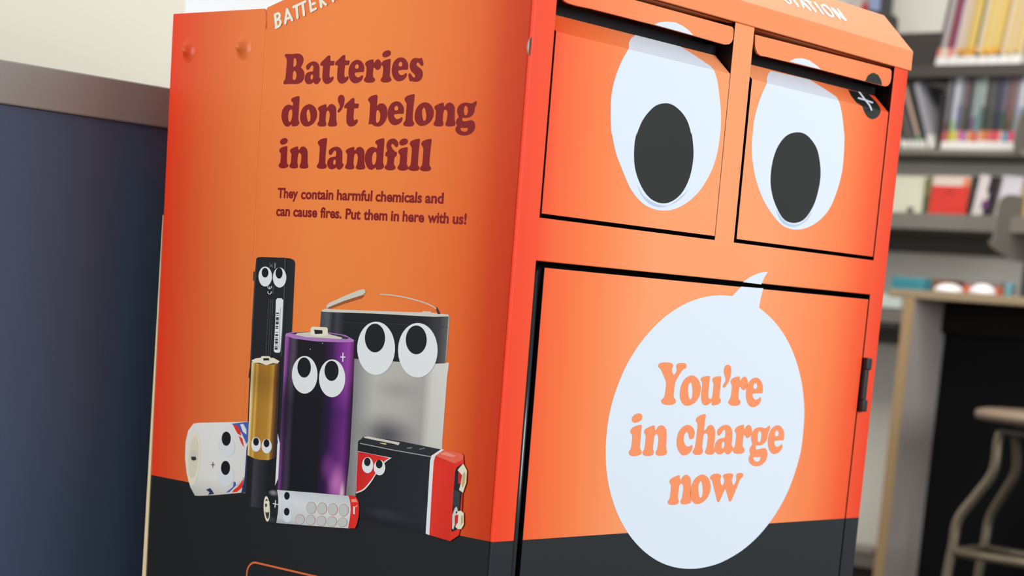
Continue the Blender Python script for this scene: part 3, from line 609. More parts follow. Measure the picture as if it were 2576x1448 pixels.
pr.px([[(1468,650),(1500,610),(1527,588),(1562,655),(1555,775),(1522,878),(1482,850),(1500,780),(1512,700)]], i_cream, b+6, crop=K7)
pr.px([[(1516,705),(1534,665),(1548,690),(1542,775),(1518,830),(1508,790)]], i_gold, b+7, crop=K7); pr.px([[(1475,665),(1505,660),(1500,780),(1470,790)]], i_deepred, b+5, crop=K7)
pr.px([[(1440,1030),(1460,1020),(1470,1060),(1450,1110),(1440,1200),(1425,1250),(1410,1240),(1415,1100)]], i_silver, b+6, crop=K7)
pr.px([[(1448,1070),(1500,1060),(1530,1085),(1530,1200),(1505,1245),(1468,1245),(1445,1225),(1470,1150)]], i_cream, b+6, crop=K7); pr.px([[(1505,1110),(1522,1105),(1522,1180),(1500,1210)]], i_gold, b+7, crop=K7)
pr.px([[(1440,1110),(1475,1100),(1470,1180),(1440,1215)]], i_deepred, b+7, crop=K7)
pr.px([catmull([(456,458),(456,458),(620,492),(797,526),(797,526),(740,565),(690,620),(640,690),(590,770),(520,850),(437,886),(437,886),(440,700)])], i_white, b+2, crop=K7)
pr.px([catmull([(458,462),(458,462),(620,494),(775,528),(775,528),(725,560),(678,618),(630,688),(578,765),(510,840),(440,872),(440,872),(443,700)])], uv_mat('picture_block_flash', [(0, (196, 26, 22)), (1, (226, 44, 32))]), b+3, crop=K7)
eyes(pr, K7, b+4, (555,600,57,81,553,567,32,43), (676,625,58,78,673,590,33,43))
pr.done('block_battery_picture', side_panel)

# 7: small white cell with rings, lying in front
pr = Print(SIDE); b = 14
m_aaa = uv_mat('picture_small_white', [(0, (216, 220, 224)), (1, (212, 216, 216))], [(0, (190, 192, 192)), (.15, (235, 235, 235)), (.6, (255, 255, 255)), (1, (225, 228, 232))])
pr.px([[(990,958),(1340,985),(1700,1018),(1712,1120),(1700,1240),(1685,1328),(1300,1300),(982,1275),(1000,1180),(1003,1080)]], m_aaa, b, crop=K5)
pr.px([[(905,975),(940,960),(992,959),(1004,1040),(1003,1150),(985,1275),(925,1272),(900,1255),(890,1110)]], uv_mat('picture_small_black', [(0, (20, 20, 22)), (1, (30, 30, 34))], None, [(.5, .9, .5, .12, (150, 150, 152), .8), (.4, .1, .6, .15, (64, 62, 74), .8)]), b, crop=K5)
pr.ell((895,1140), 30, 122, i_cream, b+1, K5, rot=-.05); pr.ell((898,1140), 20, 95, i_dgrey, b+2, K5, rot=-.05)
pr.px([[(868,1075),(900,1060),(922,1070),(920,1170),(890,1175),(866,1140)]], i_cream, b+3, crop=K5); pr.px([[(880,1090),(898,1090),(898,1120),(882,1122)]], i_dgrey, b+4, crop=K5)
pr.stroke([(955,1088),(1000,1098)], 2.2, i_white, b+2, K5); pr.stroke([(980,1060),(974,1125)], 2.2, i_white, b+2, K5)
for wx, wy, px_, py_ in ((1092,1062,1088,1015), (1090,1208,1086,1167)):
    pr.ell((wx, wy), 42, 60, i_pale, b+1, K5); pr.ell((px_, py_), 26, 37, i_pupil, b+2, K5)
for cx_, cy_, rx, ry in ((1322,1130,48,58),(1425,1136,48,58),(1528,1145,48,58),(1632,1152,48,60),(1212,1240,46,50),(1315,1246,46,50),(1418,1256,47,50),(1520,1262,47,50),(1622,1268,46,46)):
    pr.ell((cx_, cy_), rx, ry, i_ring, b+1, K5); pr.ell((cx_, cy_), rx-4, ry-4, i_disc, b+2, K5)
pr.px([[(362,905),(400,908),(440,920),(462,960),(470,1030),(465,1110),(450,1190),(428,1240),(358,1238),(375,1150),(385,1050),(380,970)]], uv_mat('picture_red_cap', [(0, (212, 34, 22)), (1, (224, 40, 24))]), b+1, crop=K7)
pr.px([[(388,945),(440,940),(455,975),(395,975)]], i_coral, b+2, crop=K7)
pr.px([[(412,1018),(428,1018),(426,1095),(410,1095)]], i_white, b+2, crop=K7); pr.px([[(428,1015),(440,1010),(452,1000),(458,1010),(445,1025),(430,1027)]], i_coral, b+2, crop=K7)
pr.done('small_white_battery_picture', side_panel)

# thin orange box outline on the charcoal foot of the side
pr = Print(SIDE); a = pr.pl.uv(618.8, 1448); t = pr.pl.uv(640, 1411); e = pr.pl.uv(1190, 1535)
u0, v1, u1, v0, rr_ = a[0]+.0002, t[1], D-.03, t[1]-.30, .0135
m_line = mat('orange_line_ink', (216, 104, 52), .4)
def rrect(o):
    out = []
    for cx_, cy_, s in ((u1-rr_, v1-rr_, 0), (u0+rr_, v1-rr_, 90), (u0+rr_, v0+rr_, 180), (u1-rr_, v0+rr_, 270)):
        for k in range(9):
            an = math.radians(s+k*90/8); out.append((cx_+(rr_-o)*math.cos(an), cy_+(rr_-o)*math.sin(an)))
    return out
pr.poly([rrect(0), rrect(.0019)], m_line, 1)
pr.done('outline_print', side_panel, 'thin orange rounded outline')

# bolt heads under the vinyl
def bump(px, py, r, h):
    c = at(px, py, 'x', 0); bm = bmesh.new(); n = 32; rings = []
    prof = [(1, -.0003), (.86, .03), (.72, .11), (.55, .27), (.4, .5), (.3, .72), (.2, .88), (.1, .97), (.02, 1)]
    for k, hh in prof:
        rings.append([bm.verts.new((c.x-(hh*h if hh > 0 else -.0003), c.y+r*k*math.cos(2*math.pi*i/n), c.z+r*k*math.sin(2*math.pi*i/n))) for i in range(n)])
    for A, B in zip(rings, rings[1:]):
        for i in range(n): bm.faces.new((A[i], A[(i+1) % n], B[(i+1) % n], B[i])).smooth = True
    bm.faces.new(rings[-1]).smooth = True
    return finish('bolt_bump', bm, M_side, side_panel)
bump(474, 128, .0125, .0075); bump(612, 120, .0125, .009)
# silver rivet beside the front corner
c = at(1334, 118, 'x', 0); bm = bmesh.new()
lathe_bm(bm, [(.0105, 0), (.0105, .0012), (.008, .0022), (.004, .0026)], (0, 0, 0), 28)
bmesh.ops.transform(bm, matrix=Matrix.Translation((0, -.0062, c.z)) @ Matrix.Rotation(-math.pi/2, 4, 'Y'), verts=bm.verts)
bmesh.ops.bisect_plane(bm, geom=bm.verts[:]+bm.edges[:]+bm.faces[:], plane_co=(0, .0006, 0), plane_no=(0, -1, 0), clear_outer=True)
finish('rivet', bm, mat('rivet_silver', (206, 200, 192), .35, .5, .6), side_panel, label='silver round rivet')
# vinyl overlap seam
bm = bmesh.new(); s0 = at(655, 300, 'x', 0); box_bm(bm, -.00012, .0, s0.y, s0.y+.0011, .80, 1.2435)
finish('vinyl_seam', bm, M_side, side_panel)

# ------------------------------------------------------------------ chute doors, flaps and their eyes
ZJ, F1, F2, F3, F4 = None, (1300, 0, 4.2583), (1800, 0, 4.2583), (1300, 300, 3.62), (1800, 300, 3.148)
def chute(x0, x1):
    bm = bmesh.new(); zt, z0 = 1.218, 1.0690
    prof = [(0, z0), (0, zt), (.0187, 1.235), (.0187, 1.2435), (.0215, 1.2435), (.0215, 1.2335), (.004, 1.2165), (.004, z0)]
    n = len(prof)
    A = [bm.verts.new((x0, y, z)) for y, z in prof]; B = [bm.verts.new((x1, y, z)) for y, z in prof]
    for i in range(n):
        f = bm.faces.new((A[i], B[i], B[(i+1) % n], A[(i+1) % n])); f.material_index = 0 if i in (0, 1, 7) else 1
    bm.faces.new(list(reversed(A))).material_index = 1; bm.faces.new(B).material_index = 1
    return finish('chute_door', bm, [M_front, M_dark], BIN)
def L(loop, crop, pl): return [pl.uv(crop[0]+p[0]/crop[2], crop[1]+p[1]/crop[2]) for p in loop]

door_l = chute(.0294, .2810); door_r = chute(.3172, .5692)
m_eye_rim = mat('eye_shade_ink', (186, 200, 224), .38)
# left eye
pr = Print(FRONT)
ED = L([(1195,520),(1110,680),(1040,880),(1010,1050),(1003,1250),(1015,1448)], F1, FRONT)+L([(865,130),(900,300),(960,460),(1040,640),(1140,760),(1240,815),(1340,830),(1440,815),(1560,750),(1680,630),(1780,450),(1830,280),(1855,100)], F3, FRONT)+L([(2184,1350),(2186,1220),(2172,1050),(2148,870),(2122,780),(2108,748)], F1, FRONT)
def eyeloop(E): # sharp at the bend, smooth elsewhere
    return catmull([(E[0][0], 1.21801)]*2+E[1:-1]+[(E[-1][0], 1.21801)]*2, True, 4)
pr.poly([eyeloop(ED)], M_white, 1)
PU = L([(1280,1448),(1340,1300),(1420,1190),(1500,1125),(1595,1105),(1680,1130),(1770,1210),(1830,1310),(1868,1440)], F1, FRONT)+L([(1590,120),(1607,290),(1595,430),(1560,560),(1500,670),(1420,740),(1330,765),(1230,730),(1150,640),(1090,500),(1068,370),(1073,210),(1100,90)], F3, FRONT)
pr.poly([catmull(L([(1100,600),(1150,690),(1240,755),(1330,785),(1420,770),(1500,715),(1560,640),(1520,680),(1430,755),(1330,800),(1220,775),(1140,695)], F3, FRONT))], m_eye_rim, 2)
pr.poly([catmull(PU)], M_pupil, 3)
pr.done('eye_print', door_l)
pr = Print(LIPA)
e = L([(1270,375),(1225,410),(1200,455),(1190,515)], F1, LIPA); r = L([(2110,745),(2070,705),(1900,590),(1740,490)], F1, LIPA)
pr.poly([[e[0], e[1], e[2], (e[3][0], -.00001), (r[0][0], -.00001)]+r[1:]], M_white, 1); pr.done('eye_lip_print', door_l)
# right eye and plus badge
pr = Print(FRONT)
ED = L([(550,890),(490,1020),(440,1170),(410,1300),(395,1448)], F2, FRONT)+L([(285,230),(295,350),(320,480),(370,620),(440,740),(530,840),(630,873),(730,855),(820,800),(900,710),(960,570),(1000,420),(1015,280),(1020,150)], F4, FRONT)+L([(1378,1440),(1372,1380),(1360,1270),(1340,1150),(1315,1075)], F2, FRONT)
pr.poly([eyeloop(ED)], M_white, 1)
pr.poly([catmull(L([(645,102),(720,125),(790,210),(820,310),(830,440),(810,570),(770,690),(700,790),(620,820),(540,790),(480,690),(445,580),(435,470),(450,340),(490,220),(560,130)], F4, FRONT))], M_pupil, 3)
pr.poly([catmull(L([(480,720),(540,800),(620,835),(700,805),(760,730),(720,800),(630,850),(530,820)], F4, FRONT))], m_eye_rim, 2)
pr.done('eye_print', door_r); pr = Print(FRONT)
bd = L([(1570,1140),(1600,1210),(1640,1260),(1685,1275),(1730,1255),(1760,1215),(1768,1185)], F2, FRONT); bd = [(bd[0][0], 1.21801)]+bd[1:-1]+[(bd[-1][0], 1.21801)]
pr.poly([catmull(bd, False, 4)], M_pupil, 2)
pr.done('badge_print', door_r)
pr = Print(LIPA)
e = L([(590,760),(558,800),(547,850),(550,887)], F2, LIPA); r = L([(1312,1068),(1290,1035),(1180,960),(1000,850)], F2, LIPA)
pr.poly([[e[0], e[1], e[2], (e[3][0], -.00001), (r[0][0], -.00001)]+r[1:]], M_white, 1)
pr.done('eye_lip_print', door_r); pr = Print(LIPA)
bl = L([(1420,960),(1455,1030),(1510,1100),(1570,1138),(1767,1183),(1760,1150),(1720,1090),(1645,1013)], F2, LIPA)
bl = [bl[0], bl[1], bl[2], (bl[3][0], -.00001), (bl[4][0], -.00001)]+bl[5:]
pr.poly([bl], M_pupil, 1)
pr.stroke([(1537,985),(1590,1055),(1650,1130),(1670,1178)], 4.2, M_white, 2, F2); pr.stroke([(1530,1052),(1600,1072),(1678,1100)], 4.2, M_white, 2, F2)
pr.done('badge_lip_print', door_r, 'black badge with a white plus')
# flaps
def flap(loop, crop):
    return slab('chute_flap', [L(loop, crop, FLAP)], 'y', FLAP_Y, FLAP_Y+.0022, M_flap, BIN, bevel=.0003)
M_flap = print_mat('flap_print', BIN, 'X', (0, W), [(0, (248, 112, 62)), (.1, (249, 126, 74)), (.3, (250, 148, 94)), (.8, (249, 142, 88)), (1, (246, 118, 66))], (33, 38, 42))
fl = flap([(485,-215),(2310,287),(2325,310),(2324,360),(2318,420),(2302,455),(2275,475),(2230,478),(1890,380),(1470,265),(800,95),(640,62),(560,38),(515,15),(495,-15),(486,-60)], F1)
fr = flap([(425,370),(1870,738),(1886,762),(1884,830),(1872,885),(1850,915),(1820,925),(1450,830),(1130,746),(540,605),(490,598),(450,570),(430,525),(424,480)], F2)
pr = Print(FLAP); pr.poly([L([(1472,262),(1520,241),(1600,230),(1700,240),(1780,280),(1840,325),(1888,378)], F1, FLAP)], M_white, 2); pr.done('eye_print', fl)
pr = Print(FLAP); pr.poly([L([(787,655),(850,627),(920,622),(1000,645),(1080,700),(1128,744)], F2, FLAP)], M_white, 2)
pr.done('eye_print', fr); pr = Print(FLAP)
pr.poly([L([(1603,868),(1630,812),(1660,788),(1692,779),(1740,802),(1772,856),(1783,912)], F2, FLAP)], M_pupil, 2); pr.done('badge_print', fr)

# ------------------------------------------------------------------ lower door with speech bubble
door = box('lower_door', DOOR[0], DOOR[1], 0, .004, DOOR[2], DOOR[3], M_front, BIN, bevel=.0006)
dark_edges(door, lambda c: True)
Q1, Q2 = (1500, 670, 4.3875), (1500, 1100, 4.1607)
pr = Print(FRONT)
ring = L([(1500,325),(1430,316),(1350,312),(1220,325),(1050,385),(880,475),(720,590),(560,755),(420,945),(300,1160),(190,1448),(127,1701)], Q1, FRONT)+L([(93,40),(92,160),(105,330),(150,550),(225,790),(330,1010),(480,1180),(640,1295),(800,1358),(960,1377),(1130,1358),(1320,1285),(1520,1170),(1680,1040),(1810,900),(1930,720),(2030,520),(2110,260),(2150,60)], Q2, FRONT)+L([(2291,1645),(2285,1440),(2255,1240),(2190,1000),(2090,780),(1960,590),(1795,450)], Q1, FRONT)
# even the outline out: an ellipse plus the slow part of what the trace adds to it
ec, ea, eb = (.30664, .88152), .16341, .13294
th = [math.atan2((p[1]-ec[1])/eb, (p[0]-ec[0])/ea) for p in ring]
q = [math.hypot((p[0]-ec[0])/ea, (p[1]-ec[1])/eb) for p in ring]
q = [sum(q[max(0, i-3):i+4])/len(q[max(0, i-3):i+4]) for i in range(len(q))]
ring = [(ec[0]+ea*k*math.cos(t), ec[1]+eb*k*math.sin(t)) for k, t in zip(q, th)]
tail = [None]+L([(1815,350),(1842,240),(1842,240),(1597,222),(1597,222)], Q1, FRONT)+[None]
pts = [ring[0], ring[0]]+ring[1:-1]+[ring[-1], ring[-1]]+tail[1:-1]
pr.poly([catmull(pts, True, 4)], M_white, 1)
pr.done('speech_bubble_print', door, 'white speech bubble')
pr = Print(FRONT)
pr.poly([catmull(L([(1893,58),(1893,58),(1855,120),(1820,197),(1820,197),(1617,172),(1617,172),(1700,115),(1800,70)], Q1, FRONT), True, 3)], M_white, 1)
pr.done('bubble_tail_print', frame, 'white tip of the speech bubble')
pr = Print(FRONT)
for ch in ('Y', 'u', 'c', 'h', 'w'): put(pr, ch, M_bubbletext, layer=2)
o_h = SIDE.uv(700+1150/14.481, 230+462/14.481)[1]-SIDE.uv(700+1070/14.481, 230+1275/14.481)[1]
o_b = FRONT.uv(1640+1120/11.1375, 900+478/11.1375)[1]-FRONT.uv(1640+1000/11.1375, 900+1325/11.1375)[1]
SB = o_b/o_h
for ch, to in (('o', (1709.8,988.0)), ("'", (1831.2,916.6)), ('r', (1846.4,1020.3)), ('e', (1875.9,989.8)), ('i', (1596.0,1146.9)), ('n', (1625.7,1146.2)),
               ('a', (1810.3,1142.2)), ('r', (1857.1,1141.1)), ('g', (1883.1,1151.4)), ('e', (1931.1,1109.2)), ('n', (1689.0,1269.5)), ('o', (1736.3,1237.5))):
    put(pr, ch, M_bubbletext, to, SB, 2)
pr.done('bubble_lettering', door, 'orange lettering in the speech bubble')
# black pull at the door's right edge
p0, p1 = at(2176, 899, 'y', 0), at(2166, 1034, 'y', 0)
m_pull = mat('black_plastic', (30, 31, 36), .35, .5)
bm = bmesh.new(); xh = p0.x; zt, zb = p0.z, p1.z
box_bm(bm, xh-.0035, xh+.0042, -.0050, .003, zb+.012, zt-.012)
box_bm(bm, xh-.0035, xh+.0064, -.0062, .003, zt-.013, zt); box_bm(bm, xh-.0035, xh+.0064, -.0062, .003, zb, zb+.013)
finish('door_pull', bm, m_pull, door, bevel=.0015, label='black plastic pull')

# ------------------------------------------------------------------ bookshelf on the right-hand wall
XS = 3.40
m_shelf = mat('grey_shelf_steel', (120, 115, 108), .5, .4, noise=.03)
m_shelfd = mat('dark_shelf_steel', (70, 66, 62), .5, .4, noise=.03)
zs = lambda px, py: at(px, py, 'x', XS).z
SH = thing('wall_bookshelf', 'grey steel library bookshelf fixed to the pale wall right of the bin', 'bookshelf', (XS+.13, .9, 0))
Z1, Z2, Z3, Z4, Z5 = zs(2400, 163), zs(2400, 375), zs(2400, 538), zs(2235, 772), zs(2180, 1400)
Y0, Y1 = .2, 2.6
for z, t, m in ((Z1, .030, m_shelfd), (Z2, .014, m_shelf), (Z3, .042, m_shelf), (Z4, .04, m_shelf), (Z5, .03, m_shelf)):
    bm = bmesh.new(); box_bm(bm, XS, XS+.255, Y0, Y1, z-.012, z); box_bm(bm, XS, XS+.012, Y0, Y1, z-t, z-.012)
    under(finish('shelf', bm, m), SH)
# steel back rail behind the top row and the bracket row under the third shelf
za, zb_ = at(2300, 84, 'x', 3.64).z, at(2300, 160, 'x', 3.64).z
under(box('back_rail', 3.63, 3.66, Y0, Y1, Z1, za, m_shelfd, bevel=.001), SH)
zc = Z3-.042
bm = bmesh.new(); box_bm(bm, 3.60, 3.66, Y0, Y1, zs(2300, 634)+.01, zc-.002)
under(finish('support_rail', bm, m_shelfd), SH)
bm = bmesh.new(); box_bm(bm, 3.60, 3.66, Y0, Y1, zs(2230, 865), Z4-.06)
under(finish('support_rail', bm, m_shelfd), SH)
# rounded steel end plates
def plate(yc, loop):
    P = [at(px, py, 'y', yc) for px, py in loop]
    return under(slab('end_plate', [catmull([(p.x, p.z) for p in P])], 'y', yc, yc+.004, m_shelf, bevel=.0008), SH)
plate(1.305, [(2500,600),(2504,570),(2512,520),(2520,500),(2538,490),(2562,492),(2590,505),(2600,560),(2590,655),(2535,645),(2497,622),(2490,608)])
plate(1.30, [(2553,372),(2556,330),(2568,290),(2585,270),(2620,275),(2630,330),(2620,400),(2575,392)])
def flat_plate(yc, loop, m):
    P = [at(px, py, 'y', yc) for px, py in loop]
    return under(slab('end_plate', [[(p.x, p.z) for p in P]], 'y', yc, yc+.004, m, bevel=.0008), SH)
flat_plate(1.742, [(2180,22),(2240,34),(2256,42),(2260,50),(2258,160),(2170,160)], m_shelfd)

# books: a block with coloured bands up its spine
_bookm = {}
def bm_col(c):
    if c not in _bookm: _bookm[c] = mat('cover_%d_%d_%d' % c, c, .45, .4)
    return _bookm[c]
def book(name, label, cat, y, z, th, h, d, bands, lean=0.0, x=XS+.02, group=None):
    """stands at (x, y) with its spine to the room; bands = [(top height, colour), ...] upwards"""
    bm = bmesh.new(); lo = 0.0; mats = []
    for top, c in bands:
        m = bm_col(c); mats.append(m); box_bm(bm, 0, d, -th, 0, lo, top, len(mats)-1); lo = top
    o = finish(name, bm, mats, None, 0, label=label, cat=cat, group=group)
    o.location = (x, y, z); o.rotation_euler.x = lean
    return o
ORD = ['first','second','third','fourth','fifth','sixth','seventh','eighth','ninth','tenth','eleventh','twelfth','thirteenth','fourteenth','fifteenth','sixteenth','seventeenth','eighteenth','nineteenth','twentieth','twenty-first','twenty-second','twenty-third','twenty-fourth','twenty-fifth','twenty-sixth','twenty-seventh','twenty-eighth','twenty-ninth','thirtieth']
random.seed(11)
WHT = (226, 224, 222)
mags = [((78,72,76),'dark grey',10,(206,120,112)),((176,166,168),'pale mauve',14,(214,196,170)),((84,74,80),'slate',7,(206,200,196)),((150,62,70),'crimson',12,(214,122,112)),((70,64,120),'blue',7,(196,140,134)),
        ((206,186,176),'pale pink',10,(206,176,160)),((190,172,154),'beige',11,(204,144,60)),((196,184,156),'cream',9,(196,150,76)),((188,150,92),'tan',7,(200,134,50)),((202,178,108),'straw yellow',12,(204,160,70)),((214,184,96),'bright yellow',8,(206,150,50)),((96,88,62),'olive',8,(212,130,50)),
        ((200,186,160),'ivory',14,(196,180,150)),((206,176,102),'mustard',11,(220,170,70)),((212,186,116),'light yellow',10,(222,176,80)),((200,182,126),'sand',9,(222,168,66)),((212,180,100),'golden',12,(214,160,60)),((206,180,112),'pale gold',9,(206,156,66)),((176,138,70),'brown gold',9,(206,140,50)),((204,190,166),'off white',12,(200,184,158)),((206,178,112),'wheat',12,(214,178,96)),((198,180,150),'stone',12,(200,178,140)),((206,176,104),'amber',12,(206,170,90)),((204,186,150),'bone',12,(204,186,150))]
y = at(2352, 160, 'x', XS+.02).y
for i, (c, cn, t, foot) in enumerate(mags):
    h = .245+random.uniform(-.006, .006); th = t/1000*.93
    lb = .026+random.uniform(-.003, .002)
    bands = [(lb, WHT if i % 3 else (212, 214, 216)), (lb+random.uniform(.004, .012), (60, 66, 66) if i > 5 and random.random() < .6 else foot), (lb+.022, foot), (h, c)]
    book('magazine', '%s magazine from the left on the top shelf, with a %s spine' % (ORD[i], cn), 'magazine', y, Z1, th, h, .19, bands, math.radians(7), group='magazines on the top shelf')
    y -= th/math.cos(math.radians(7))+.0006
# second shelf: upright disc cases
cases = [((112,108,116),'grey',12,(190,96,96)),((40,42,50),'black',7,(150,84,80)),((178,182,190),'silver',14,(186,184,60)),((150,158,166),'pale grey',9,(196,190,110)),((92,96,104),'slate',9,(196,120,120)),((120,96,100),'dusky red',9,(178,90,130)),((58,52,56),'charcoal',11,(160,120,170)),((104,106,110),'iron grey',8,(206,160,90)),
         ((140,150,152),'light steel',10,(204,110,80)),((126,148,144),'sea green',10,(190,84,84)),((150,158,150),'ash',9,(200,150,140)),((84,84,84),'graphite',9,(212,150,100)),((62,62,66),'near black',9,(186,100,50)),((96,92,90),'taupe',8,(206,116,96)),((52,54,66),'ink blue',10,(206,84,96)),((74,74,82),'dark slate',8,(196,80,90)),((60,62,96),'indigo',8,(206,90,100)),((116,104,104),'brown grey',9,(222,160,150)),((70,72,84),'gunmetal',9,(90,150,180)),((150,96,84),'rust',7,(84,150,186)),((86,90,100),'lead grey',10,(206,70,100)),((150,142,152),'lavender grey',10,(210,90,110)),((190,190,200),'white',10,(205,150,140))]
y = at(2366, 372, 'x', XS+.02).y
for i, (c, cn, t, foot) in enumerate(cases):
    h = .188+random.uniform(-.005, .004); th = t/1000*.98
    lb = .023+random.uniform(-.002, .002); c2 = tuple(max(0, min(255, int(v*random.uniform(.6, 1.0)))) for v in c)
    bands = [(lb, (222, 220, 218)), (lb+.026, foot), (lb+.026+random.uniform(.02, .07), c2), (h, c)]
    book('disc_case', '%s disc case from the left in the upright row on the second shelf, %s' % (ORD[i], cn), 'disc case', y, Z2, th, h, .135, bands, math.radians(1.5), group='upright disc cases on the second shelf')
    y -= th+.0006
# leaning cases to the left of the row
lean = [((44,46,50),'black',11),((72,74,72),'dark green grey',9),((104,96,92),'taupe',10),((66,68,70),'charcoal',9),((178,150,136),'peach',9),((60,66,64),'deep green',8),((150,150,158),'silver',14)]
y = at(2338, 372, 'x', XS+.02).y
for i, (c, cn, t) in enumerate(reversed(lean)):
    th = t/1000; a = math.radians(22+i*1.0)
    foot = ((214,212,206) if i < 1 else (70,150,96) if i == 2 else (88,86,82))
    o = book('disc_case', '%s leaning disc case counted from the dark bookend, %s' % (ORD[i], cn), 'disc case', y, Z2+.002, th, .185, .135, [(.022, (216, 214, 208)), (.036, foot), (.185, c)], -a, group='leaning disc cases on the second shelf')
    y += th/math.cos(a)+.003
# bookend
yb = at(2352, 372, 'x', XS+.03).y
bm = bmesh.new(); hb = zs(2352, 232)-Z2
box_bm(bm, XS+.03, XS+.16, yb-.012, yb-.002, Z2, Z2+hb); box_bm(bm, XS+.03, XS+.13, yb-.012, yb+.08, Z2, Z2+.0012)
finish('bookend', bm, mat('bookend_black', (46, 42, 38), .5), None, 0, label='dark metal bookend between the leaning cases and the upright row', cat='bookend')

# third shelf: books facing out
def facing(name, label, px0, px1, top0, d, parts, tilt=0.0, lean=0.0, x=XS+.03):
    a, b = at(px0, 537, 'x', x), at(px1, 540, 'x', x); h = at((px0+px1)/2, top0, 'x', x).z-Z3
    w = a.y-b.y; root = thing(name, label, 'book', (x, a.y, Z3)); root.rotation_euler = (lean, tilt, 0)
    bm = bmesh.new(); mats = []; lo = 0
    for f, c in parts:
        m = bm_col(c); mats.append(m); box_bm(bm, 0, .003, -w, 0, lo*h, f*h, len(mats)-1); lo = f
    finish('cover', bm, mats, root)
    box('page_block', .003, d, -w+.003, -.002, .002, h-.003, bm_col((214, 204, 178)), root, bevel=0)
    return root, w, h
facing('display_book', 'cream covered book facing out on the third shelf, close to the bin', 2190, 2322, 440, .03, [(1, (206, 206, 186))], math.radians(6))
facing('display_book', 'narrow dark green book standing between the cream and the red book', 2318, 2333, 446, .12, [(.5, (80, 82, 56)), (1, (110, 110, 70))])
r_, w_, h_ = facing('display_book', 'red book with a white top band facing out on the third shelf', 2334, 2428, 441, .025, [(.72, (208, 56, 46)), (.74, (196, 60, 50)), (1, (214, 196, 186))], math.radians(5))
bm = bmesh.new(); box_bm(bm, -.0006, 0, -w_, -w_+.02, h_*.74, h_*.96); finish('corner_block', bm, bm_col((220, 130, 96)), r_)
bm = bmesh.new(); box_bm(bm, -.0006, 0, -w_*.58, -w_*.40, h_*.55, h_*.62); finish('title_mark', bm, bm_col((150, 50, 44)), r_)
facing('display_book', 'thin black book right of the red book', 2430, 2442, 442, .12, [(1, (34, 30, 30))], 0, math.radians(6))
r_, w_, h_ = facing('display_book', 'white, black and purple book tilted beside the steel end plate', 2440, 2494, 436, .03, [(1, (206, 198, 198))], math.radians(5), math.radians(7))
bm = bmesh.new()
for z0, z1, y0, y1 in ((0, .2, -w_, -w_*.55), (.2, .42, -w_, -w_*.5), (.42, .6, -w_, -w_*.62), (.6, 1, -w_, -w_*.5)):
    box_bm(bm, -.0006, 0, y0, y1, z0*h_, z1*h_)
finish('black_panel', bm, bm_col((36, 30, 38)), r_)
bm = bmesh.new(); box_bm(bm, -.0012, -.0006, -w_*.75, -w_*.42, .22*h_, .4*h_); finish('purple_mark', bm, bm_col((96, 50, 104)), r_)
facing('display_book', 'pale lilac book half hidden by the steel end plate', 2502, 2552, 438, .03, [(1, (198, 194, 202))], math.radians(5), math.radians(5))
for k, (p0_, p1_, tp, c, nm) in enumerate(((2549, 2558, 455, (196,128,90), 'orange'), (2558, 2566, 462, (120,124,116), 'grey green'), (2566, 2578, 470, (190,156,90), 'yellow'), (2578, 2592, 472, (200,170,110), 'sand coloured'))):
    a = at(p0_, 537, 'x', XS+.06); b = at(p1_, 537, 'x', XS+.06)
    book('paperback', '%s paperback spine behind the steel end plate on the third shelf' % nm, 'book', a.y, Z3, a.y-b.y-.0005, at(p0_, tp, 'x', XS+.06).z-Z3, .12, [(1e-3+(at(p0_, tp, 'x', XS+.06).z-Z3), c)], math.radians(4), x=XS+.06)
# small holder on the shelf edge, in front of the cream book
a = at(2283, 530, 'x', XS+.005)
bm = bmesh.new(); box_bm(bm, XS+.012, XS+.024, a.y-.006, a.y+.006, Z3, Z3+.016)
finish('shelf_clip', bm, mat('clip_grey', (90, 92, 88), .5), None, .001, label='little grey clip at the foot of the cream book', cat='clip')
# things on the highest shelf, left, behind the lid
Z0 = at(2200, 36, 'x', XS).z
for px0, px1, tp, c, nm in ((2140, 2165, -60, (206, 196, 190), 'white backed'), (2165, 2182, 8, (190, 70, 60), 'red'), (2184, 2212, -60, (150, 166, 206), 'pale blue'), (2212, 2231, -60, (74, 72, 74), 'dark grey')):
    a, b = at(px0, 36, 'x', 3.60), at(px1, 36, 'x', 3.60); h = at(px0, tp, 'x', 3.60).z-Z1
    book('tall_book', '%s tall book at the top shelf, seen over the end of the orange lid' % nm, 'book', a.y, Z1, a.y-b.y-.001, h, .026, [(h*.55, tuple(int(v*.9) for v in c)), (h, c)], 0, 3.60)
# white label card on the fourth shelf
a, b = at(2216, 738, 'x', XS-.003), at(2266, 771, 'x', XS-.003)
box('label_card', XS-.003, XS-.001, b.y, a.y, Z4-.001, a.z, mat('label_white', (206, 218, 212), .5), None, bevel=0, label='white label card standing on the shelf edge left of the desk', cat='label card')
a = at(2186, 1385, 'x', XS+.05)
bm = bmesh.new(); box_bm(bm, XS+.02, XS+.2, a.y-.07, a.y+.05, Z5-.145, Z5-.031)
finish('storage_box', bm, mat('box_black', (26, 25, 24), .6), None, .004, label='black storage box under the lowest shelf beside the desk leg', cat='box')
bm = bmesh.new(); box_bm(bm, XS+.02, XS+.1, a.y-.03, a.y+.06, Z5, Z5+.022)
finish('folded_cloth', bm, mat('cloth_grey', (150, 140, 134), .9), None, .008, label='pale folded cloth on the lowest shelf beside the desk leg', cat='cloth')

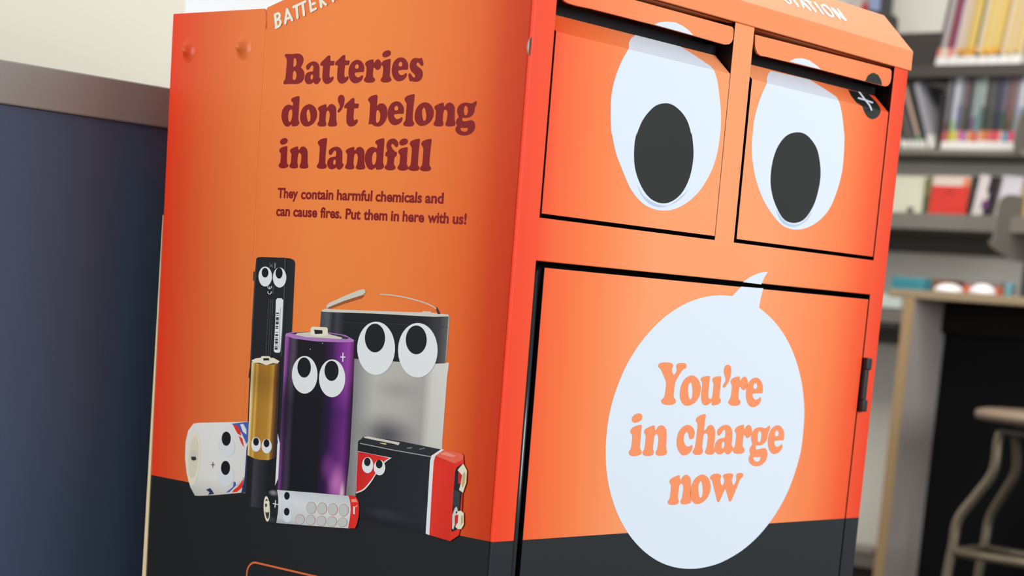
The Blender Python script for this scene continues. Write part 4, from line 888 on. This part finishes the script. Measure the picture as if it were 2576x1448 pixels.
# ------------------------------------------------------------------ desk with things on it
XD = 3.0
ZD = at(2400, 735, 'x', XD).z
m_top = mat('oak_laminate', (150, 132, 106), .5, .4, noise=.08, nscale=60)
m_edge = mat('beech_edge', (160, 134, 98), .5, .4)
m_leg = mat('grey_laminate', (164, 156, 152), .5, .4, noise=.03)
m_back = mat('navy_back_panel', (7, 8, 12), .7, .15)
DK = thing('desk', 'high desk with a pale wood top and grey side panel in front of the bookshelf', 'desk', (XD+.17, .8, 0))
yl = at(2236, 725, 'x', XD).y
under(box('tabletop', XD, XD+.355, -.9, yl, ZD-.021, ZD, m_top, bevel=.002), DK)
ya, yb_ = at(2258, 900, 'x', XD).y, at(2284, 900, 'x', XD).y
leg = under(box('side_panel', XD+.002, XD+.30, yb_, ya, 0, ZD-.021, m_leg, bevel=0), DK)
under(box('edge_strip', XD-.001, XD+.002, yb_, ya, 0, ZD-.0212, m_edge, bevel=0), DK)
under(box('back_panel', XD+.17, XD+.19, -.9, yb_, 0, ZD-.085, m_back, bevel=0), DK)
under(box('apron', XD+.15, XD+.168, -.9, yb_, ZD-.1, ZD-.0215, mat('dark_apron', (18, 16, 15), .7, .15), bevel=0), DK)
def on_desk(px0, px1, top, x, d, shape='box'):
    a, b = at(px0, 735, 'x', x), at(px1, 738, 'x', x); return a.y, b.y, at((px0+px1)/2, top, 'x', x).z
y1, y0, zt = on_desk(2238, 2321, 697, 3.12, .1)
box('card_box', 3.12, 3.22, y0, y1, ZD, zt, mat('teal_card', (52, 128, 142), .5), None, .003, label='teal box lying on the left end of the desk', cat='box')
y1, y0, zt = on_desk(2326, 2385, 701, 3.16, .1)
box('wooden_box', 3.16, 3.25, y0, y1, ZD, zt, mat('brown_wood', (112, 78, 52), .5), None, .003, label='small brown wooden box between the teal box and the first white bowl', cat='box')
y1, y0, zt = on_desk(2420, 2518, 705, 3.16, .1)
rb = thing('flat_book', 'red and grey book lying flat behind the second white bowl', 'book', (3.2, (y0+y1)/2, ZD))
under(box('cover', 3.16, 3.24, y0, y1, ZD, ZD+(zt-ZD)*.6, mat('red_cover', (196, 92, 66), .5), bevel=.002), rb)
under(box('top_cover', 3.165, 3.235, y0+.002, y1-.002, ZD+(zt-ZD)*.6, zt, mat('grey_cover', (122, 120, 116), .5), bevel=.002), rb)
def bowl(px0, px1, top, label):
    y1, y0, zt = on_desk(px0, px1, top, 3.06, 0); c = (3.06, (y0+y1)/2, ZD); R_ = (y1-y0)/2; h = zt-ZD; bm = bmesh.new()
    lathe_bm(bm, [(R_, 0), (R_*.98, h*.3), (R_*.86, h*.6), (R_*.6, h*.85), (R_*.3, h), (R_*.15, h)], (0, 0, 0), 36)
    o = finish('white_bowl', bm, mat('white_china', (228, 222, 226), .25), None, 0, label=label, cat='bowl', group='upturned bowls on the desk'); o.location = c
bowl(2352, 2420, 713, 'white upturned bowl in front of the brown wooden box on the desk')
bowl(2440, 2502, 714, 'white upturned bowl in front of the red and grey book on the desk')
y1, y0, zt = on_desk(2524, 2544, 711, 3.1, 0)
box('small_carton', 3.1, 3.12, y0, y1, ZD, zt, mat('dull_teal', (96, 140, 148), .5), None, .003, label='tiny dull teal carton on the desk right of the white bowls', cat='carton')
y1, y0, zt = on_desk(2564, 2588, 610, 3.1, 0)
box('monitor_stand', 3.1, 3.16, y0, y1, ZD, zt, mat('black_post', (50, 50, 50), .5), None, .003, label='upright black post standing on the desk at the photo edge', cat='post')

# ------------------------------------------------------------------ stool
XT = 2.86
m_metal = mat('brushed_nickel', (150, 138, 118), .38, .5, .75)
XC = XT+.06
sl = at(2472, 1040, 'x', XC); yc = sl.y-.17; zt = at(2520, 1027, 'x', XC).z; zb0 = at(2520, 1056, 'x', XC).z
ST = thing('bar_stool', 'metal bar stool with curved tube legs tucked under the desk', 'stool', (XC, yc, 0))
bm = bmesh.new()
lathe_bm(bm, [(.15, zb0), (.166, zb0+.003), (.17, (zb0+zt)/2), (.166, zt-.004), (.15, zt), (.05, zt+.001)], (0, 0, 0), 44)
finish('seat', bm, mat('tan_seat', (132, 114, 98), .45, .4), ST)
J = [at(px, py, 'x', XT) for px, py in ((2520, 1085), (2511, 1110), (2499, 1186), (2455, 1247), (2411, 1306), (2398, 1372))]
zf = J[-1].z-.014; zr = J[0].z
for far in (0, 1):
    for sy in (1, -1):
        P = [(-.06+far*(.07+.09*min(1, k/4)), sy*(p.y-yc), p.z) for k, p in enumerate(J)]
        P.append((P[-1][0], sy*(J[-1].y-yc+.008), zf-.1)); P.append((P[-1][0], sy*(J[-1].y-yc+.014), .008))
        bm = bmesh.new(); tube_bm(bm, catmull(P, False, 6), .0112, 14); finish('leg', bm, m_metal, ST)
bm = bmesh.new(); yy = J[-1].y-yc
for a, b in (((-.06, yy), (-.06, -yy)), ((.10, yy), (.10, -yy)), ((-.06, yy), (.10, yy)), ((-.06, -yy), (.10, -yy))):
    tube_bm(bm, [(*a, zf), (*b, zf)], .0105, 12)
finish('footrest', bm, m_metal, ST)
bm = bmesh.new(); tube_bm(bm, [(-.06, J[0].y-yc, zr), (-.06, yc-J[0].y, zr)], .0105, 12); tube_bm(bm, [(.01, J[0].y-yc, zr), (.01, yc-J[0].y, zr)], .0105, 12)
box_bm(bm, -.05, .02, -.06, .06, zr, zb0)
finish('seat_frame', bm, mat('nickel_dark', (92, 90, 86), .4, .5, .6), ST)
